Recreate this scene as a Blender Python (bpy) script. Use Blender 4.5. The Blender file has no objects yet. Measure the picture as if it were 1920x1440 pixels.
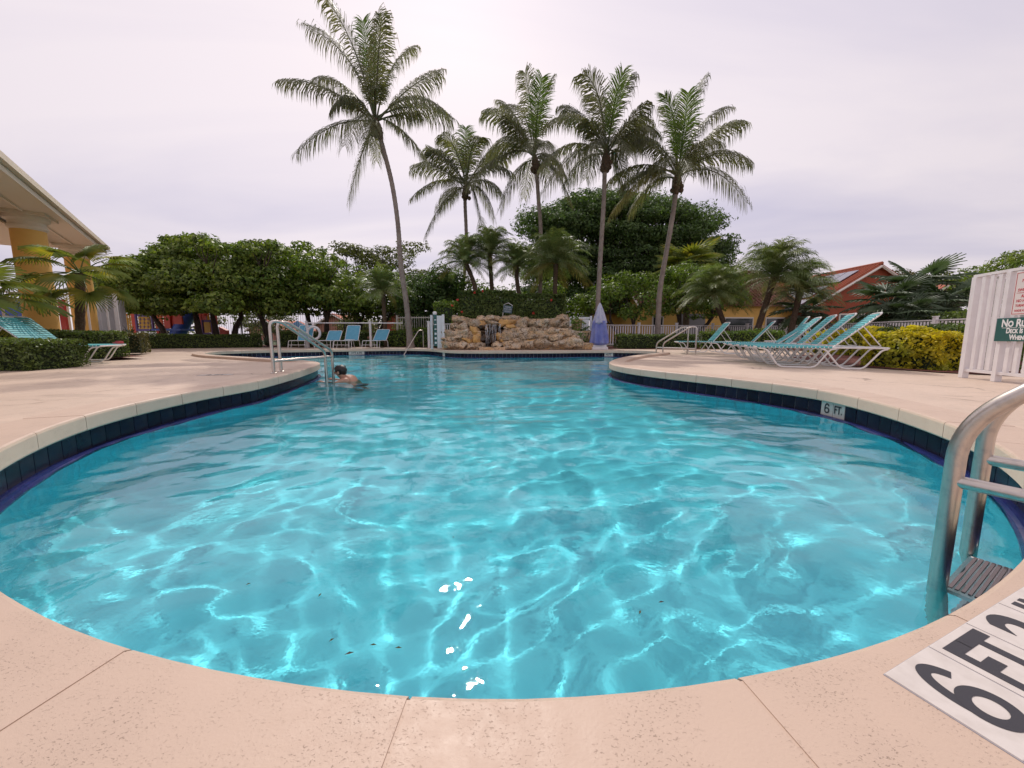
import bpy, bmesh, math, random
import numpy as np
from mathutils import Vector, Matrix, Euler, noise as mnoise
from mathutils.geometry import delaunay_2d_cdt
PI = math.pi
random.seed(7)
RNG = np.random.default_rng(7)
S = bpy.context.scene
C = S.collection

# ------------------------------------------------------------------ camera, light, exposure
CAM_H, PITCH, FPX = 0.58, math.atan(90/720), 720.0
cd = bpy.data.cameras.new('camera'); cam = bpy.data.objects.new('camera', cd); C.objects.link(cam)
cam.location = (0, 0, CAM_H); cam.rotation_euler = (PI/2-PITCH, 0, 0)
cd.sensor_fit = 'HORIZONTAL'; cd.sensor_width = 36.0; cd.lens = 36.0*FPX/1920
cd.clip_start = 0.02; cd.clip_end = 3000
S.camera = cam
SUN_EL, SUN_AZ = math.radians(45.6), math.radians(-8.3)       # azimuth from +Y towards +X
sd = bpy.data.lights.new('sun', 'SUN'); sun = bpy.data.objects.new('sun', sd); C.objects.link(sun)
sd.energy = 1.5; sd.angle = math.radians(.6); sd.color = (1.0, 0.93, 0.85)
sdir = Vector((math.sin(SUN_AZ)*math.cos(SUN_EL), math.cos(SUN_AZ)*math.cos(SUN_EL), math.sin(SUN_EL)))
sun.rotation_euler = sdir.to_track_quat('Z', 'Y').to_euler()
sun.location = (0, 0, 60)
try: sd.cycles.is_caustics_light = True
except Exception: pass

W = bpy.data.worlds.new('World'); S.world = W; W.use_nodes = True
nt = W.node_tree; N = nt.nodes; L = nt.links; N.clear()
wo = N.new('ShaderNodeOutputWorld'); bg = N.new('ShaderNodeBackground'); bg.inputs['Strength'].default_value = 0.1
L.new(bg.outputs[0], wo.inputs['Surface'])
sky = N.new('ShaderNodeTexSky'); sky.sky_type = 'NISHITA'; sky.sun_disc = False
sky.sun_elevation = SUN_EL; sky.sun_rotation = SUN_AZ; sky.dust_density = 3.0; sky.air_density = 1.0
tc = N.new('ShaderNodeTexCoord')
sep = N.new('ShaderNodeSeparateXYZ'); L.new(tc.outputs['Generated'], sep.inputs[0])
# cloud layer: project the direction on a flat ceiling
zz = N.new('ShaderNodeMath'); zz.operation = 'MAXIMUM'; L.new(sep.outputs['Z'], zz.inputs[0]); zz.inputs[1].default_value = 0.0
za = N.new('ShaderNodeMath'); za.operation = 'ADD'; L.new(zz.outputs[0], za.inputs[0]); za.inputs[1].default_value = 0.16
dx = N.new('ShaderNodeMath'); dx.operation = 'DIVIDE'; L.new(sep.outputs['X'], dx.inputs[0]); L.new(za.outputs[0], dx.inputs[1])
dy = N.new('ShaderNodeMath'); dy.operation = 'DIVIDE'; L.new(sep.outputs['Y'], dy.inputs[0]); L.new(za.outputs[0], dy.inputs[1])
cx = N.new('ShaderNodeCombineXYZ'); L.new(dx.outputs[0], cx.inputs[0]); L.new(dy.outputs[0], cx.inputs[1])
mp = N.new('ShaderNodeMapping'); mp.inputs['Scale'].default_value = (0.5, 1.1, 1); mp.inputs['Rotation'].default_value = (0, 0, -0.75)
mp.inputs['Location'].default_value = (3.1, 1.7, 0)
L.new(cx.outputs[0], mp.inputs[0])
n1 = N.new('ShaderNodeTexNoise'); n1.inputs['Scale'].default_value = 0.8; n1.inputs['Detail'].default_value = 7; n1.inputs['Roughness'].default_value = .5
n1.inputs['Distortion'].default_value = .6
L.new(mp.outputs[0], n1.inputs['Vector'])
rmp = N.new('ShaderNodeValToRGB'); L.new(n1.outputs['Fac'], rmp.inputs[0])
e = rmp.color_ramp.elements
e[0].position = 0.32; e[0].color = (3.85, 3.58, 4.36, 1)
e[1].position = 0.60; e[1].color = (5.3, 4.78, 5.04, 1)
# forward glow of the veiled sun
dt = N.new('ShaderNodeVectorMath'); dt.operation = 'DOT_PRODUCT'; L.new(tc.outputs['Generated'], dt.inputs[0]); dt.inputs[1].default_value = sdir
mr = N.new('ShaderNodeMapRange'); L.new(dt.outputs['Value'], mr.inputs['Value'])
mr.inputs['From Min'].default_value = 0.35; mr.inputs['From Max'].default_value = 1.0; mr.inputs['To Min'].default_value = .94; mr.inputs['To Max'].default_value = 1.07
mr.interpolation_type = 'SMOOTHERSTEP'
gm = N.new('ShaderNodeVectorMath'); gm.operation = 'SCALE'; L.new(rmp.outputs[0], gm.inputs[0]); L.new(mr.outputs[0], gm.inputs['Scale'])
mx = N.new('ShaderNodeMix'); mx.data_type = 'RGBA'; mx.inputs['Factor'].default_value = 0.95
L.new(sky.outputs[0], mx.inputs['A']); L.new(gm.outputs[0], mx.inputs['B'])
L.new(mx.outputs['Result'], bg.inputs['Color'])

S.view_settings.view_transform = 'Standard'; S.view_settings.look = 'None'
S.view_settings.exposure = 0.70; S.view_settings.gamma = 1.0; S.view_settings.use_curve_mapping = False
cy = S.cycles
cy.max_bounces = 8; cy.diffuse_bounces = 3; cy.glossy_bounces = 4; cy.transmission_bounces = 6; cy.transparent_max_bounces = 8
cy.caustics_refractive = True; cy.caustics_reflective = False; cy.blur_glossy = 0.5
cy.sample_clamp_indirect = 4.0; cy.use_denoising = True
try: cy.denoiser = 'OPENIMAGEDENOISE'
except Exception: pass

# ------------------------------------------------------------------ helpers
def px(x, y, z=0.0):
    """the place on the level z that the photograph shows at pixel x, y (used once, to survey the place)"""
    a = (x-960)/FPX; b = (y-720)/FPX
    d = b*math.cos(PITCH)+math.sin(PITCH); w = math.cos(PITCH)-b*math.sin(PITCH)
    s = (CAM_H-z)/d
    return (a*s, w*s)
def pd(x, y, Y):
    """the point at depth Y along the ray of pixel x, y"""
    a = (x-960)/FPX; b = (y-720)/FPX
    d = b*math.cos(PITCH)+math.sin(PITCH); w = math.cos(PITCH)-b*math.sin(PITCH)
    s = Y/w
    return Vector((a*s, Y, CAM_H-d*s))

def new_mesh(name, verts, faces, mat=None, smooth=False):
    me = bpy.data.meshes.new(name)
    v = np.asarray(verts, dtype=np.float32)
    if isinstance(faces, np.ndarray):
        nf, k = faces.shape
        me.vertices.add(len(v)); me.vertices.foreach_set('co', v.ravel())
        me.loops.add(nf*k); me.loops.foreach_set('vertex_index', faces.astype(np.int32).ravel())
        me.polygons.add(nf); me.polygons.foreach_set('loop_start', (np.arange(nf)*k).astype(np.int32))
        me.update(calc_edges=True)
    else:
        me.from_pydata([tuple(map(float, q)) for q in v], [], faces); me.update()
    if smooth: me.polygons.foreach_set('use_smooth', [True]*len(me.polygons))
    if mat is not None:
        for m in (mat if isinstance(mat, (list, tuple)) else [mat]): me.materials.append(m)
    return me
def link(name, me, parent=None, loc=(0, 0, 0), rot=(0, 0, 0), scale=None):
    o = bpy.data.objects.new(name, me); C.objects.link(o)
    o.location = loc; o.rotation_euler = rot
    if scale is not None: o.scale = scale if hasattr(scale, '__len__') else (scale,)*3
    if parent is not None: o.parent = parent
    return o
def tag(o, label=None, cat=None, group=None, kind=None):
    if label: o['label'] = label
    if cat: o['category'] = cat
    if group: o['group'] = group
    if kind: o['kind'] = kind
    return o
def thing(name, label, cat, loc=(0, 0, 0), rz=0, group=None):
    o = bpy.data.objects.new(name, None); C.objects.link(o); o.empty_display_size = .1
    o.location = loc; o.rotation_euler = (0, 0, rz)
    return tag(o, label, cat, group)
def struct(name, me): return tag(link(name, me), kind='structure')

class MB:
    """collects verts and faces (with material slots) of ONE mesh"""
    def __init__(s): s.v = []; s.f = []; s.m = []
    def add(s, v, f, mi=0):
        n = len(s.v); s.v += [tuple(q) for q in v]; s.f += [tuple(i+n for i in q) for q in f]; s.m += [mi]*len(f)
    def box(s, c, d, rz=0, mi=0, M=None):
        hx, hy, hz = d[0]/2, d[1]/2, d[2]/2
        v = [Vector((x, y, z)) for z in (-hz, hz) for y in (-hy, hy) for x in (-hx, hx)]
        R = M if M is not None else Matrix.Rotation(rz, 3, 'Z')
        v = [R @ q + Vector(c) for q in v]
        s.add(v, [(0, 2, 3, 1), (4, 5, 7, 6), (0, 1, 5, 4), (2, 6, 7, 3), (0, 4, 6, 2), (1, 3, 7, 5)], mi)
    def tube(s, pts, r, n=8, cap=True, mi=0):
        pts = [Vector(p) for p in pts]; k = len(pts)
        rs = r if hasattr(r, '__len__') else [r]*k
        v = []; up = None
        for i, p in enumerate(pts):
            t = (pts[min(i+1, k-1)]-pts[max(i-1, 0)]).normalized()
            if up is None:
                up = Vector((0, 0, 1)) if abs(t.z) < .9 else Vector((1, 0, 0))
            a = up - t*up.dot(t)
            if a.length < 1e-4: a = Vector((0, 1, 0)) - t*t.y
            a.normalize(); b = t.cross(a); up = a
            for j in range(n):
                th = 2*PI*j/n
                v.append(p + (a*math.cos(th)+b*math.sin(th))*rs[i])
        f = []
        for i in range(k-1):
            for j in range(n):
                j2 = (j+1) % n
                f.append((i*n+j, i*n+j2, (i+1)*n+j2, (i+1)*n+j))
        if cap: f.append(tuple(range(n-1, -1, -1))); f.append(tuple((k-1)*n+j for j in range(n)))
        s.add(v, f, mi)
    def lathe(s, prof, n=20, c=(0, 0, 0), mi=0):
        v = []; f = []; k = len(prof)
        for (r, z) in prof:
            for j in range(n):
                th = 2*PI*j/n; v.append((c[0]+r*math.cos(th), c[1]+r*math.sin(th), c[2]+z))
        for i in range(k-1):
            for j in range(n):
                j2 = (j+1) % n; f.append((i*n+j, i*n+j2, (i+1)*n+j2, (i+1)*n+j))
        f.append(tuple(range(n-1, -1, -1))); f.append(tuple((k-1)*n+j for j in range(n)))
        s.add(v, f, mi)
    def mesh(s, name, mat, smooth=False, bevel=0, weld=False):
        me = new_mesh(name, s.v, s.f, mat, smooth)
        if any(s.m): me.polygons.foreach_set('material_index', s.m)
        if bevel or smooth:
            bm = bmesh.new(); bm.from_mesh(me)
            if bevel:
                bmesh.ops.bevel(bm, geom=[e for e in bm.edges if len(e.link_faces) == 2 and e.calc_face_angle(0) > .6], offset=bevel, segments=2, affect='EDGES', profile=.6)
            if smooth:
                for e in bm.edges:
                    if len(e.link_faces) == 2 and e.calc_face_angle(0) > .75: e.smooth = False
            bm.to_mesh(me); bm.free()
        return me
    def obj(s, name, mat, parent=None, smooth=False, bevel=0, loc=(0, 0, 0), rot=(0, 0, 0)):
        return link(name, s.mesh(name, mat, smooth, bevel), parent, loc, rot)

def fillet(pts, r, n=5):
    """round the corners of a path"""
    pts = [Vector(p) for p in pts]; out = [pts[0]]
    for i in range(1, len(pts)-1):
        a, b, c = pts[i-1], pts[i], pts[i+1]
        u = (a-b); v = (c-b); d = min(r, u.length*.48, v.length*.48)
        p, q = b+u.normalized()*d, b+v.normalized()*d
        for k in range(n+1):
            t = k/n; out.append(p*(1-t)**2 + b*2*t*(1-t) + q*t*t)
    out.append(pts[-1]); return out

# ------------------------------------------------------------------ materials
def mat(name, col=(.5, .5, .5), rough=.6, metal=0., spec=.5, noise=None, bump=None, island=0., coord='Object', trans=None, objrand=0.):
    """noise = (scale, colour2, lo, hi) or a list of them; bump = (scale, strength, distance)"""
    m = bpy.data.materials.new(name); m.use_nodes = True; T = m.node_tree; n = T.nodes; l = T.links
    b = n['Principled BSDF']; b.inputs['Roughness'].default_value = rough; b.inputs['Metallic'].default_value = metal
    b.inputs['Specular IOR Level'].default_value = spec
    tcn = n.new('ShaderNodeTexCoord'); src = tcn.outputs[coord]
    rgb = n.new('ShaderNodeRGB'); rgb.outputs[0].default_value = (*col, 1); cur = rgb.outputs[0]
    for q in (noise if isinstance(noise, list) else [noise] if noise else []):
        t = n.new('ShaderNodeTexNoise'); t.inputs['Scale'].default_value = q[0]; t.inputs['Detail'].default_value = 5; t.inputs['Roughness'].default_value = .6
        if len(q) > 4:
            mpn = n.new('ShaderNodeMapping'); mpn.inputs['Scale'].default_value = q[4]; l.new(src, mpn.inputs[0]); l.new(mpn.outputs[0], t.inputs['Vector'])
        else: l.new(src, t.inputs['Vector'])
        r = n.new('ShaderNodeMapRange'); r.inputs['From Min'].default_value = q[2]; r.inputs['From Max'].default_value = q[3]; l.new(t.outputs['Fac'], r.inputs['Value'])
        x = n.new('ShaderNodeMix'); x.data_type = 'RGBA'; l.new(r.outputs[0], x.inputs['Factor']); l.new(cur, x.inputs['A']); x.inputs['B'].default_value = (*q[1], 1)
        cur = x.outputs['Result']
    if island or objrand:
        src2 = n.new('ShaderNodeNewGeometry').outputs['Random Per Island'] if island else n.new('ShaderNodeObjectInfo').outputs['Random']
        amt = island or objrand
        r = n.new('ShaderNodeMapRange'); l.new(src2, r.inputs['Value']); r.inputs['To Min'].default_value = 1-amt; r.inputs['To Max'].default_value = 1+amt
        hs = n.new('ShaderNodeHueSaturation'); l.new(cur, hs.inputs['Color']); l.new(r.outputs[0], hs.inputs['Value'])
        cur = hs.outputs[0]
    l.new(cur, b.inputs['Base Color'])
    if bump:
        t = n.new('ShaderNodeTexNoise'); t.inputs['Scale'].default_value = bump[0]; t.inputs['Detail'].default_value = 6; l.new(src, t.inputs['Vector'])
        bp = n.new('ShaderNodeBump'); bp.inputs['Strength'].default_value = bump[1]; bp.inputs['Distance'].default_value = bump[2]
        l.new(t.outputs['Fac'], bp.inputs['Height']); l.new(bp.outputs[0], b.inputs['Normal'])
    if trans:
        out = n['Material Output']; tr = n.new('ShaderNodeBsdfTranslucent'); ms = n.new('ShaderNodeMixShader'); ms.inputs[0].default_value = trans[1]
        if trans[0] is None: l.new(cur, tr.inputs[0])
        else:
            mm = n.new('ShaderNodeMix'); mm.data_type = 'RGBA'; mm.blend_type = 'MULTIPLY'; mm.inputs['Factor'].default_value = 1
            l.new(cur, mm.inputs['A']); mm.inputs['B'].default_value = (*trans[0], 1); l.new(mm.outputs['Result'], tr.inputs[0])
        l.new(b.outputs[0], ms.inputs[1]); l.new(tr.outputs[0], ms.inputs[2]); l.new(ms.outputs[0], out.inputs[0])
    return m

def concrete(name, col, dark, cracks=True):
    """painted deck: warm, pitted, faintly stained, hairline cracks"""
    m = bpy.data.materials.new(name); m.use_nodes = True; T = m.node_tree; n = T.nodes; l = T.links
    b = n['Principled BSDF']; b.inputs['Specular IOR Level'].default_value = .35
    g = n.new('ShaderNodeNewGeometry'); P = g.outputs['Position']
    def nz(scale, det=4, rough=.6, sc=None, dist=0):
        t = n.new('ShaderNodeTexNoise'); t.inputs['Scale'].default_value = scale; t.inputs['Detail'].default_value = det; t.inputs['Roughness'].default_value = rough; t.inputs['Distortion'].default_value = dist
        if sc:
            q = n.new('ShaderNodeMapping'); q.inputs['Scale'].default_value = sc; l.new(P, q.inputs[0]); l.new(q.outputs[0], t.inputs['Vector'])
        else: l.new(P, t.inputs['Vector'])
        return t.outputs['Fac']
    def rng(v, a, c, d=0., e=1.):
        r = n.new('ShaderNodeMapRange'); l.new(v, r.inputs['Value']); r.inputs['From Min'].default_value = a; r.inputs['From Max'].default_value = c
        r.inputs['To Min'].default_value = d; r.inputs['To Max'].default_value = e; return r.outputs[0]
    def mixc(f, A, B):
        x = n.new('ShaderNodeMix'); x.data_type = 'RGBA'; l.new(f, x.inputs['Factor'])
        if isinstance(A, tuple): x.inputs['A'].default_value = (*A, 1)
        else: l.new(A, x.inputs['A'])
        x.inputs['B'].default_value = (*B, 1); return x.outputs['Result']
    def mul(a, c):
        x = n.new('ShaderNodeMath'); x.operation = 'MULTIPLY'; l.new(a, x.inputs[0])
        if isinstance(c, float): x.inputs[1].default_value = c
        else: l.new(c, x.inputs[1])
        return x.outputs[0]
    c = mixc(rng(nz(.9), .35, .7, 0, .6), col, tuple(k*.86 for k in col))
    c = mixc(rng(nz(7, 6), .5, .75, 0, .35), c, tuple(k*.8 for k in col))
    if cracks: c = mixc(mul(rng(nz(.55, 6, .65), .50, .60), .28), c, tuple(k*.74 for k in col)); c = mixc(mul(rng(nz(2.3, 5, .7, (1, 1, 1), 1.2), .60, .63), .22), c, tuple(k*.66 for k in col))
    # pits: elongated little chips, clustered
    pits = rng(nz(175, 3, .6, (1, 1.5, 1), .6), .61, .67)
    clus = rng(nz(7, 4), .44, .62)
    pit = mul(pits, clus)
    pit2 = mul(rng(nz(230, 1.5), .70, .74), rng(nz(14, 2), .42, .6))
    c = mixc(mul(pit, .42), c, dark)
    c = mixc(mul(pit2, .5), c, dark)
    if cracks:
        w = n.new('ShaderNodeTexVoronoi'); w.feature = 'DISTANCE_TO_EDGE'; w.inputs['Scale'].default_value = .42
        q = n.new('ShaderNodeVectorMath'); q.operation = 'ADD'; l.new(P, q.inputs[0])
        t = n.new('ShaderNodeTexNoise'); t.inputs['Scale'].default_value = 1.3; t.inputs['Detail'].default_value = 6; l.new(P, t.inputs['Vector'])
        sc = n.new('ShaderNodeVectorMath'); sc.operation = 'SCALE'; l.new(t.outputs['Color'], sc.inputs[0]); sc.inputs['Scale'].default_value = .9; l.new(sc.outputs[0], q.inputs[1])
        l.new(q.outputs[0], w.inputs['Vector'])
        ck = mul(rng(w.outputs['Distance'], .008, .0, 0, 1), rng(nz(1.1, 2), .45, .6))
        c = mixc(mul(ck, .8), c, dark)
        st = mul(rng(nz(1.0, 5, .7, (.35, 2.2, 1)), .56, .62), rng(nz(.5, 2), .45, .6))
        c = mixc(mul(st, .45), c, tuple(k*.62 for k in col))
    l.new(c, b.inputs['Base Color'])
    l.new(rng(nz(30, 3), .3, .7, .42, .62), b.inputs['Roughness'])
    a1 = n.new('ShaderNodeMath'); a1.operation = 'MULTIPLY_ADD'; l.new(nz(160, 4), a1.inputs[0]); a1.inputs[1].default_value = .5; 
    inv = mul(pit, -1.6); l.new(inv, a1.inputs[2])
    bp = n.new('ShaderNodeBump'); bp.inputs['Strength'].default_value = .55; bp.inputs['Distance'].default_value = .0022
    l.new(a1.outputs[0], bp.inputs['Height']); l.new(bp.outputs[0], b.inputs['Normal'])
    return m

M = {}
M['deck'] = concrete('deck_paint', (.66, .51, .40), (.20, .13, .09))
M['coping'] = concrete('coping_paint', (.60, .45, .35), (.22, .15, .10), cracks=False)
M['cream'] = concrete('lip_paint', (.80, .60, .46), (.25, .18, .12), cracks=False)
M['tile_blue'] = mat('navy_tile', (.010, .011, .030), .25, spec=.16, noise=(6, (.020, .018, .034), .4, .7), bump=(60, .15, .002), objrand=.35)
M['grout'] = mat('grout', (.42, .42, .46), .9)
M['trim_blue'] = mat('cobalt_trim', (.012, .022, .105), .18, noise=(10, (.025, .028, .14), .4, .7), objrand=.2)
M['plaster'] = mat('pool_plaster', (.25, .80, .93), .75, noise=[(1.2, (.22, .78, .88), .35, .7), (9, (.22, .72, .84), .6, .8)], coord='Object')
M['white_metal'] = mat('white_powder_coat', (.78, .76, .75), .35, noise=(9, (.66, .62, .60), .5, .8))
M['white_vinyl'] = mat('white_vinyl', (.78, .75, .76), .45, noise=(5, (.68, .64, .64), .45, .8))
M['steel'] = mat('stainless', (.60, .54, .49), .32, metal=1., noise=[(30, (.45, .42, .40), .5, .75), (160, (.30, .26, .24), .66, .75)], bump=(220, .06, .001))
M['black_print'] = mat('black_print', (.035, .033, .04), .5)
M['tile_white'] = mat('white_tile', (.66, .60, .55), .35, noise=[(20, (.58, .52, .47), .45, .7)], bump=(90, .1, .001))

# ------------------------------------------------------------------ pool outline (inner edge of the coping)
OUT = []
cx0, cy0 = 0.0, 3.97
for a, r_ in ((-196, 3.47), (-184, 3.40), (-172, 3.375), (-160, 3.38), (-148, 3.365), (-136, 3.36), (-124, 3.355), (-112, 3.37), (-101, 3.405), (-90, 3.425), (-79, 3.39), (-68, 3.33), (-56, 3.285), (-44, 3.28), (-32, 3.285), (-20, 3.285), (-8, 3.33), (3, 3.375)):
    t = math.radians(a); OUT.append((cx0+r_*math.cos(t), cy0+r_*math.sin(t)))
OUT += [(3.22, 4.75), (3.0, 5.3), (2.72, 5.85), (2.43, 6.4), (2.19, 7.0), (2.08, 7.6), (2.12, 8.3), (2.33, 9.0), (2.75, 10.0), (3.3, 11.0), (4.1, 12.2), (4.85, 13.1), (5.4, 14.0),
        (5.5, 14.9), (5.1, 15.6), (4.2, 15.95), (3.0, 15.85), (1.9, 15.55), (.8, 15.4), (-.5, 15.3), (-1.6, 15.3), (-2.35, 15.55), (-2.9, 16.2), (-3.6, 17.4), (-4.5, 18.1), (-5.8, 18.1),
        (-7.6, 17.3), (-9.2, 16.6), (-10.5, 15.9), (-11.15, 14.8), (-10.7, 13.4), (-9.75, 12.35), (-8.8, 11.6), (-7.7, 10.95), (-6.5, 10.2), (-5.4, 9.55), (-4.65, 8.95),
        (-4.22, 8.4), (-3.99, 7.85), (-3.82, 7.3), (-3.62, 6.55), (-3.44, 5.7)]
def catmull(P, step=.12):
    out = []; n = len(P)
    for i in range(n):
        p0, p1, p2, p3 = [np.array(P[(i+k) % n], float) for k in (-1, 0, 1, 2)]
        m = max(2, int(np.linalg.norm(p2-p1)/step))
        for j in range(m):
            t = j/m
            out.append(.5*((2*p1)+(-p0+p2)*t+(2*p0-5*p1+4*p2-p3)*t*t+(-p0+3*p1-3*p2+p3)*t**3))
    return np.array(out)
def resample(P, n):
    Q = np.vstack([P, P[:1]]); d = np.r_[0, np.cumsum(np.linalg.norm(np.diff(Q, axis=0), axis=1))]
    s = np.linspace(0, d[-1], n, endpoint=False)
    return np.c_[np.interp(s, d, Q[:, 0]), np.interp(s, d, Q[:, 1])], d[-1]
EDGE0 = catmull(OUT)
NE = 900
EDGE, PERIM = resample(EDGE0, NE)
def normals(P):
    t = np.roll(P, -1, 0)-np.roll(P, 1, 0); t /= np.linalg.norm(t, axis=1)[:, None]
    return np.c_[t[:, 1], -t[:, 0]]              # outline runs counter-clockwise: this points outwards
EDGE, PERIM = resample(EDGE+normals(EDGE)*.014, NE)
ENR = normals(EDGE)
def edge_at(s):
    """point, tangent and outward normal at arc length s"""
    u = (s/PERIM*NE) % NE; i = int(u); f = u-i; j = (i+1) % NE
    p = EDGE[i]*(1-f)+EDGE[j]*f; nn = ENR[i]*(1-f)+ENR[j]*f; nn /= np.linalg.norm(nn)
    return p, np.array((-nn[1], nn[0])), nn
def inside(P, poly):
    x, y = P[:, 0], P[:, 1]; r = np.zeros(len(P), bool); n = len(poly)
    for i in range(n):
        x1, y1 = poly[i]; x2, y2 = poly[(i+1) % n]
        c = ((y1 > y) != (y2 > y)); 
        if not c.any(): continue
        r ^= c & (x < (x2-x1)*(y-y1)/(y2-y1+1e-12)+x1)
    return r
def dist_to_edge(P):
    out = np.empty(len(P))
    E = EDGE[::2]
    for i in range(0, len(P), 20000):
        q = P[i:i+20000]; d = ((q[:, None, :]-E[None])**2).sum(2); out[i:i+20000] = np.sqrt(d.min(1))
    return out
def drop(y):
    f = lambda t: min(1, max(0, t))**2*(3-2*min(1, max(0, t)))
    return -.065*f((y-8.6)/1.0)*(1-f((y-13.2)/1.8))

WATER_Z = -0.285
COP = .305
# deck and ground round the pool: one sheet with the pool cut out
def band_mesh(name, o1, z1, o2, z2, m, smooth=True, i0=0, i1=None):
    P, Q = EDGE+ENR*o1, EDGE+ENR*o2
    v = [(p[0], p[1], z1) for p in P]+[(q[0], q[1], z2) for q in Q]
    f = [(i, (i+1) % NE, NE+(i+1) % NE, NE+i) for i in range(NE)]
    return new_mesh(name, v, f, m, smooth)
hole = (EDGE+ENR*(COP-.01))[::3]
DECK_POLY = [(-40, -6), (40, -6), (40, 40), (-40, 40)]
gx = [(x, y) for y in np.r_[np.arange(-1, 13, .5), np.arange(13, 40, 1.5)] for x in np.r_[np.arange(-21, 21, .75)]]
gx = np.array(gx); hh = inside(gx, EDGE) | (dist_to_edge(gx) < COP+.15); gx = gx[~hh]
outer = [(-60, -6), (60, -6), (60, 60), (-60, 60)]
vs = [Vector(p) for p in outer]+[Vector(p) for p in hole]+[Vector(p) for p in gx]
nh = len(hole); edges = [(i, (i+1) % 4) for i in range(4)]+[(4+i, 4+(i+1) % nh) for i in range(nh)]
rv, re_, rf, *_ = delaunay_2d_cdt(vs, edges, [], 0, 1e-5)
cen = np.array([[(rv[f[0]].x+rv[f[1]].x+rv[f[2]].x)/3, (rv[f[0]].y+rv[f[1]].y+rv[f[2]].y)/3] for f in rf])
keep = ~inside(cen, hole)
dm = new_mesh('pool_deck', [(q.x, q.y, drop(q.y)-.002) for q in rv], [tuple(f) for f, k in zip(rf, keep) if k], M['deck'], True)
deck = struct('pool_deck', dm)

# pool shell -----------------------------------------------------------
pool = tag(link('pool_basin', None), 'blue swimming pool basin with pale plaster under clear rippled water', None, kind='structure')
pool.empty_display_size = .1
gxs = np.arange(-12, 6.6, .14); gys = np.arange(.2, 19.4, .14)
G = np.array([(x, y) for y in gys for x in gxs]); ins = inside(G, EDGE); dd = dist_to_edge(G)
depth = np.interp(G[:, 1], [0, 6, 10, 19], [-1.9, -1.7, -1.35, -1.05])
sdist = np.where(ins, dd, -dd)+.03
rr = .45; q = np.clip(1-sdist/rr, 0, 1)
z = depth+rr*(1-np.sqrt(np.clip(1-q*q, 0, 1)))
nxg, nyg = len(gxs), len(gys)
idx = np.arange(nxg*nyg).reshape(nyg, nxg)
F = np.stack([idx[:-1, :-1], idx[:-1, 1:], idx[1:, 1:], idx[1:, :-1]], -1).reshape(-1, 4)
okv = sdist > -.22; F = F[okv[F].all(1)]
fl = link('basin_floor', new_mesh('basin_floor', np.c_[G, z], F, M['plaster'], True), pool)
wl = link('basin_wall', band_mesh('basin_wall', .02, -.296, .02, -1.75, M['plaster']), pool)
bk = link('tile_backing', band_mesh('tile_backing', .032, -.05, .030, -.30, M['grout']), pool)
for o in (fl, wl, bk):
    try: o.cycles.is_caustics_receiver = True
    except Exception: pass

# water -----------------------------------------------------------------
def waves(X, Y):
    r = np.random.default_rng(21); Z = np.zeros_like(X)
    wx = X+.10*np.sin(1.9*Y+.7)+.07*np.sin(3.1*Y-1.3*X); wy = Y+.10*np.sin(1.7*X+2.1)+.06*np.sin(2.9*X+1.1*Y)
    for i in range(46):
        lam = .13*(2.2/.13)**(i/45.)
        th = r.normal(1.45, .75) if i % 3 else r.uniform(0, 2*PI)
        k = 2*PI/lam; slope = float(np.interp(lam, [.13, .20, .40, .6, 1.0, 2.2], [.008, .022, .025, .014, .011, .019]))
        ph = r.uniform(0, 2*PI)
        a = slope/k
        mod = .55+.45*np.sin(X*r.uniform(.3, 1.1)+Y*r.uniform(.3, 1.1)+r.uniform(0, 6))
        Z += a*mod*np.sin(k*(wx*math.cos(th)+wy*math.sin(th))+ph)
    return Z
rad = .22*1.0125**np.arange(0, int(math.log(20/.22)/math.log(1.0125))+1)
ang = np.linspace(math.radians(-4), math.radians(184), 470)
A, Rr = np.meshgrid(ang, rad)
WX, WY = (Rr*np.cos(A)).ravel(), (Rr*np.sin(A)).ravel()
WP = np.c_[WX, WY]; win = inside(WP, EDGE+ENR*.045)
idx = np.arange(len(WP)).reshape(A.shape)
F = np.stack([idx[:-1, :-1], idx[:-1, 1:], idx[1:, 1:], idx[1:, :-1]], -1).reshape(-1, 4)
F = F[win[F].all(1)]
used, inv = np.unique(F, return_inverse=True)
wv = np.c_[WP[used], WATER_Z+waves(WP[used, 0], WP[used, 1])]
wf = inv.reshape(F.shape)[:, ::-1]
# close the body of water below: bottom copy + skirt
E_ = np.concatenate([wf[:, [0, 1]], wf[:, [1, 2]], wf[:, [2, 3]], wf[:, [3, 0]]])
key = {}
for a_, b_ in E_: key[(int(a_), int(b_))] = 1
rim = [(a_, b_) for (a_, b_) in key if (b_, a_) not in key]
nv = len(wv); rim_v = sorted({a_ for a_, b_ in rim} | {b_ for a_, b_ in rim}); mapb = {v_: nv+i for i, v_ in enumerate(rim_v)}
extra = np.array([(wv[v_][0], wv[v_][1], -2.2) for v_ in rim_v])
n2 = nv+len(extra)
bot = np.array([(-16, -1, -2.2)]) 
skirt = np.array([(b_, a_, mapb[a_], mapb[b_]) for a_, b_ in rim])
allv = np.vstack([wv, extra])
wm = new_mesh('pool_water', allv, np.vstack([wf, skirt]), None, True)
bmw = bmesh.new(); bmw.from_mesh(wm)
bmesh.ops.holes_fill(bmw, edges=[e for e in bmw.edges if e.is_boundary], sides=0)
bmesh.ops.triangulate(bmw, faces=[f for f in bmw.faces if len(f.verts) > 4])
for f in bmw.faces:
    if abs(f.normal.z) < .3 or f.calc_center_median().z < -1: f.smooth = False
bmw.to_mesh(wm); bmw.free()
m = bpy.data.materials.new('water'); m.use_nodes = True; T = m.node_tree; n = T.nodes; l = T.links; n.clear()
o_ = n.new('ShaderNodeOutputMaterial'); gl = n.new('ShaderNodeBsdfPrincipled')
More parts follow.
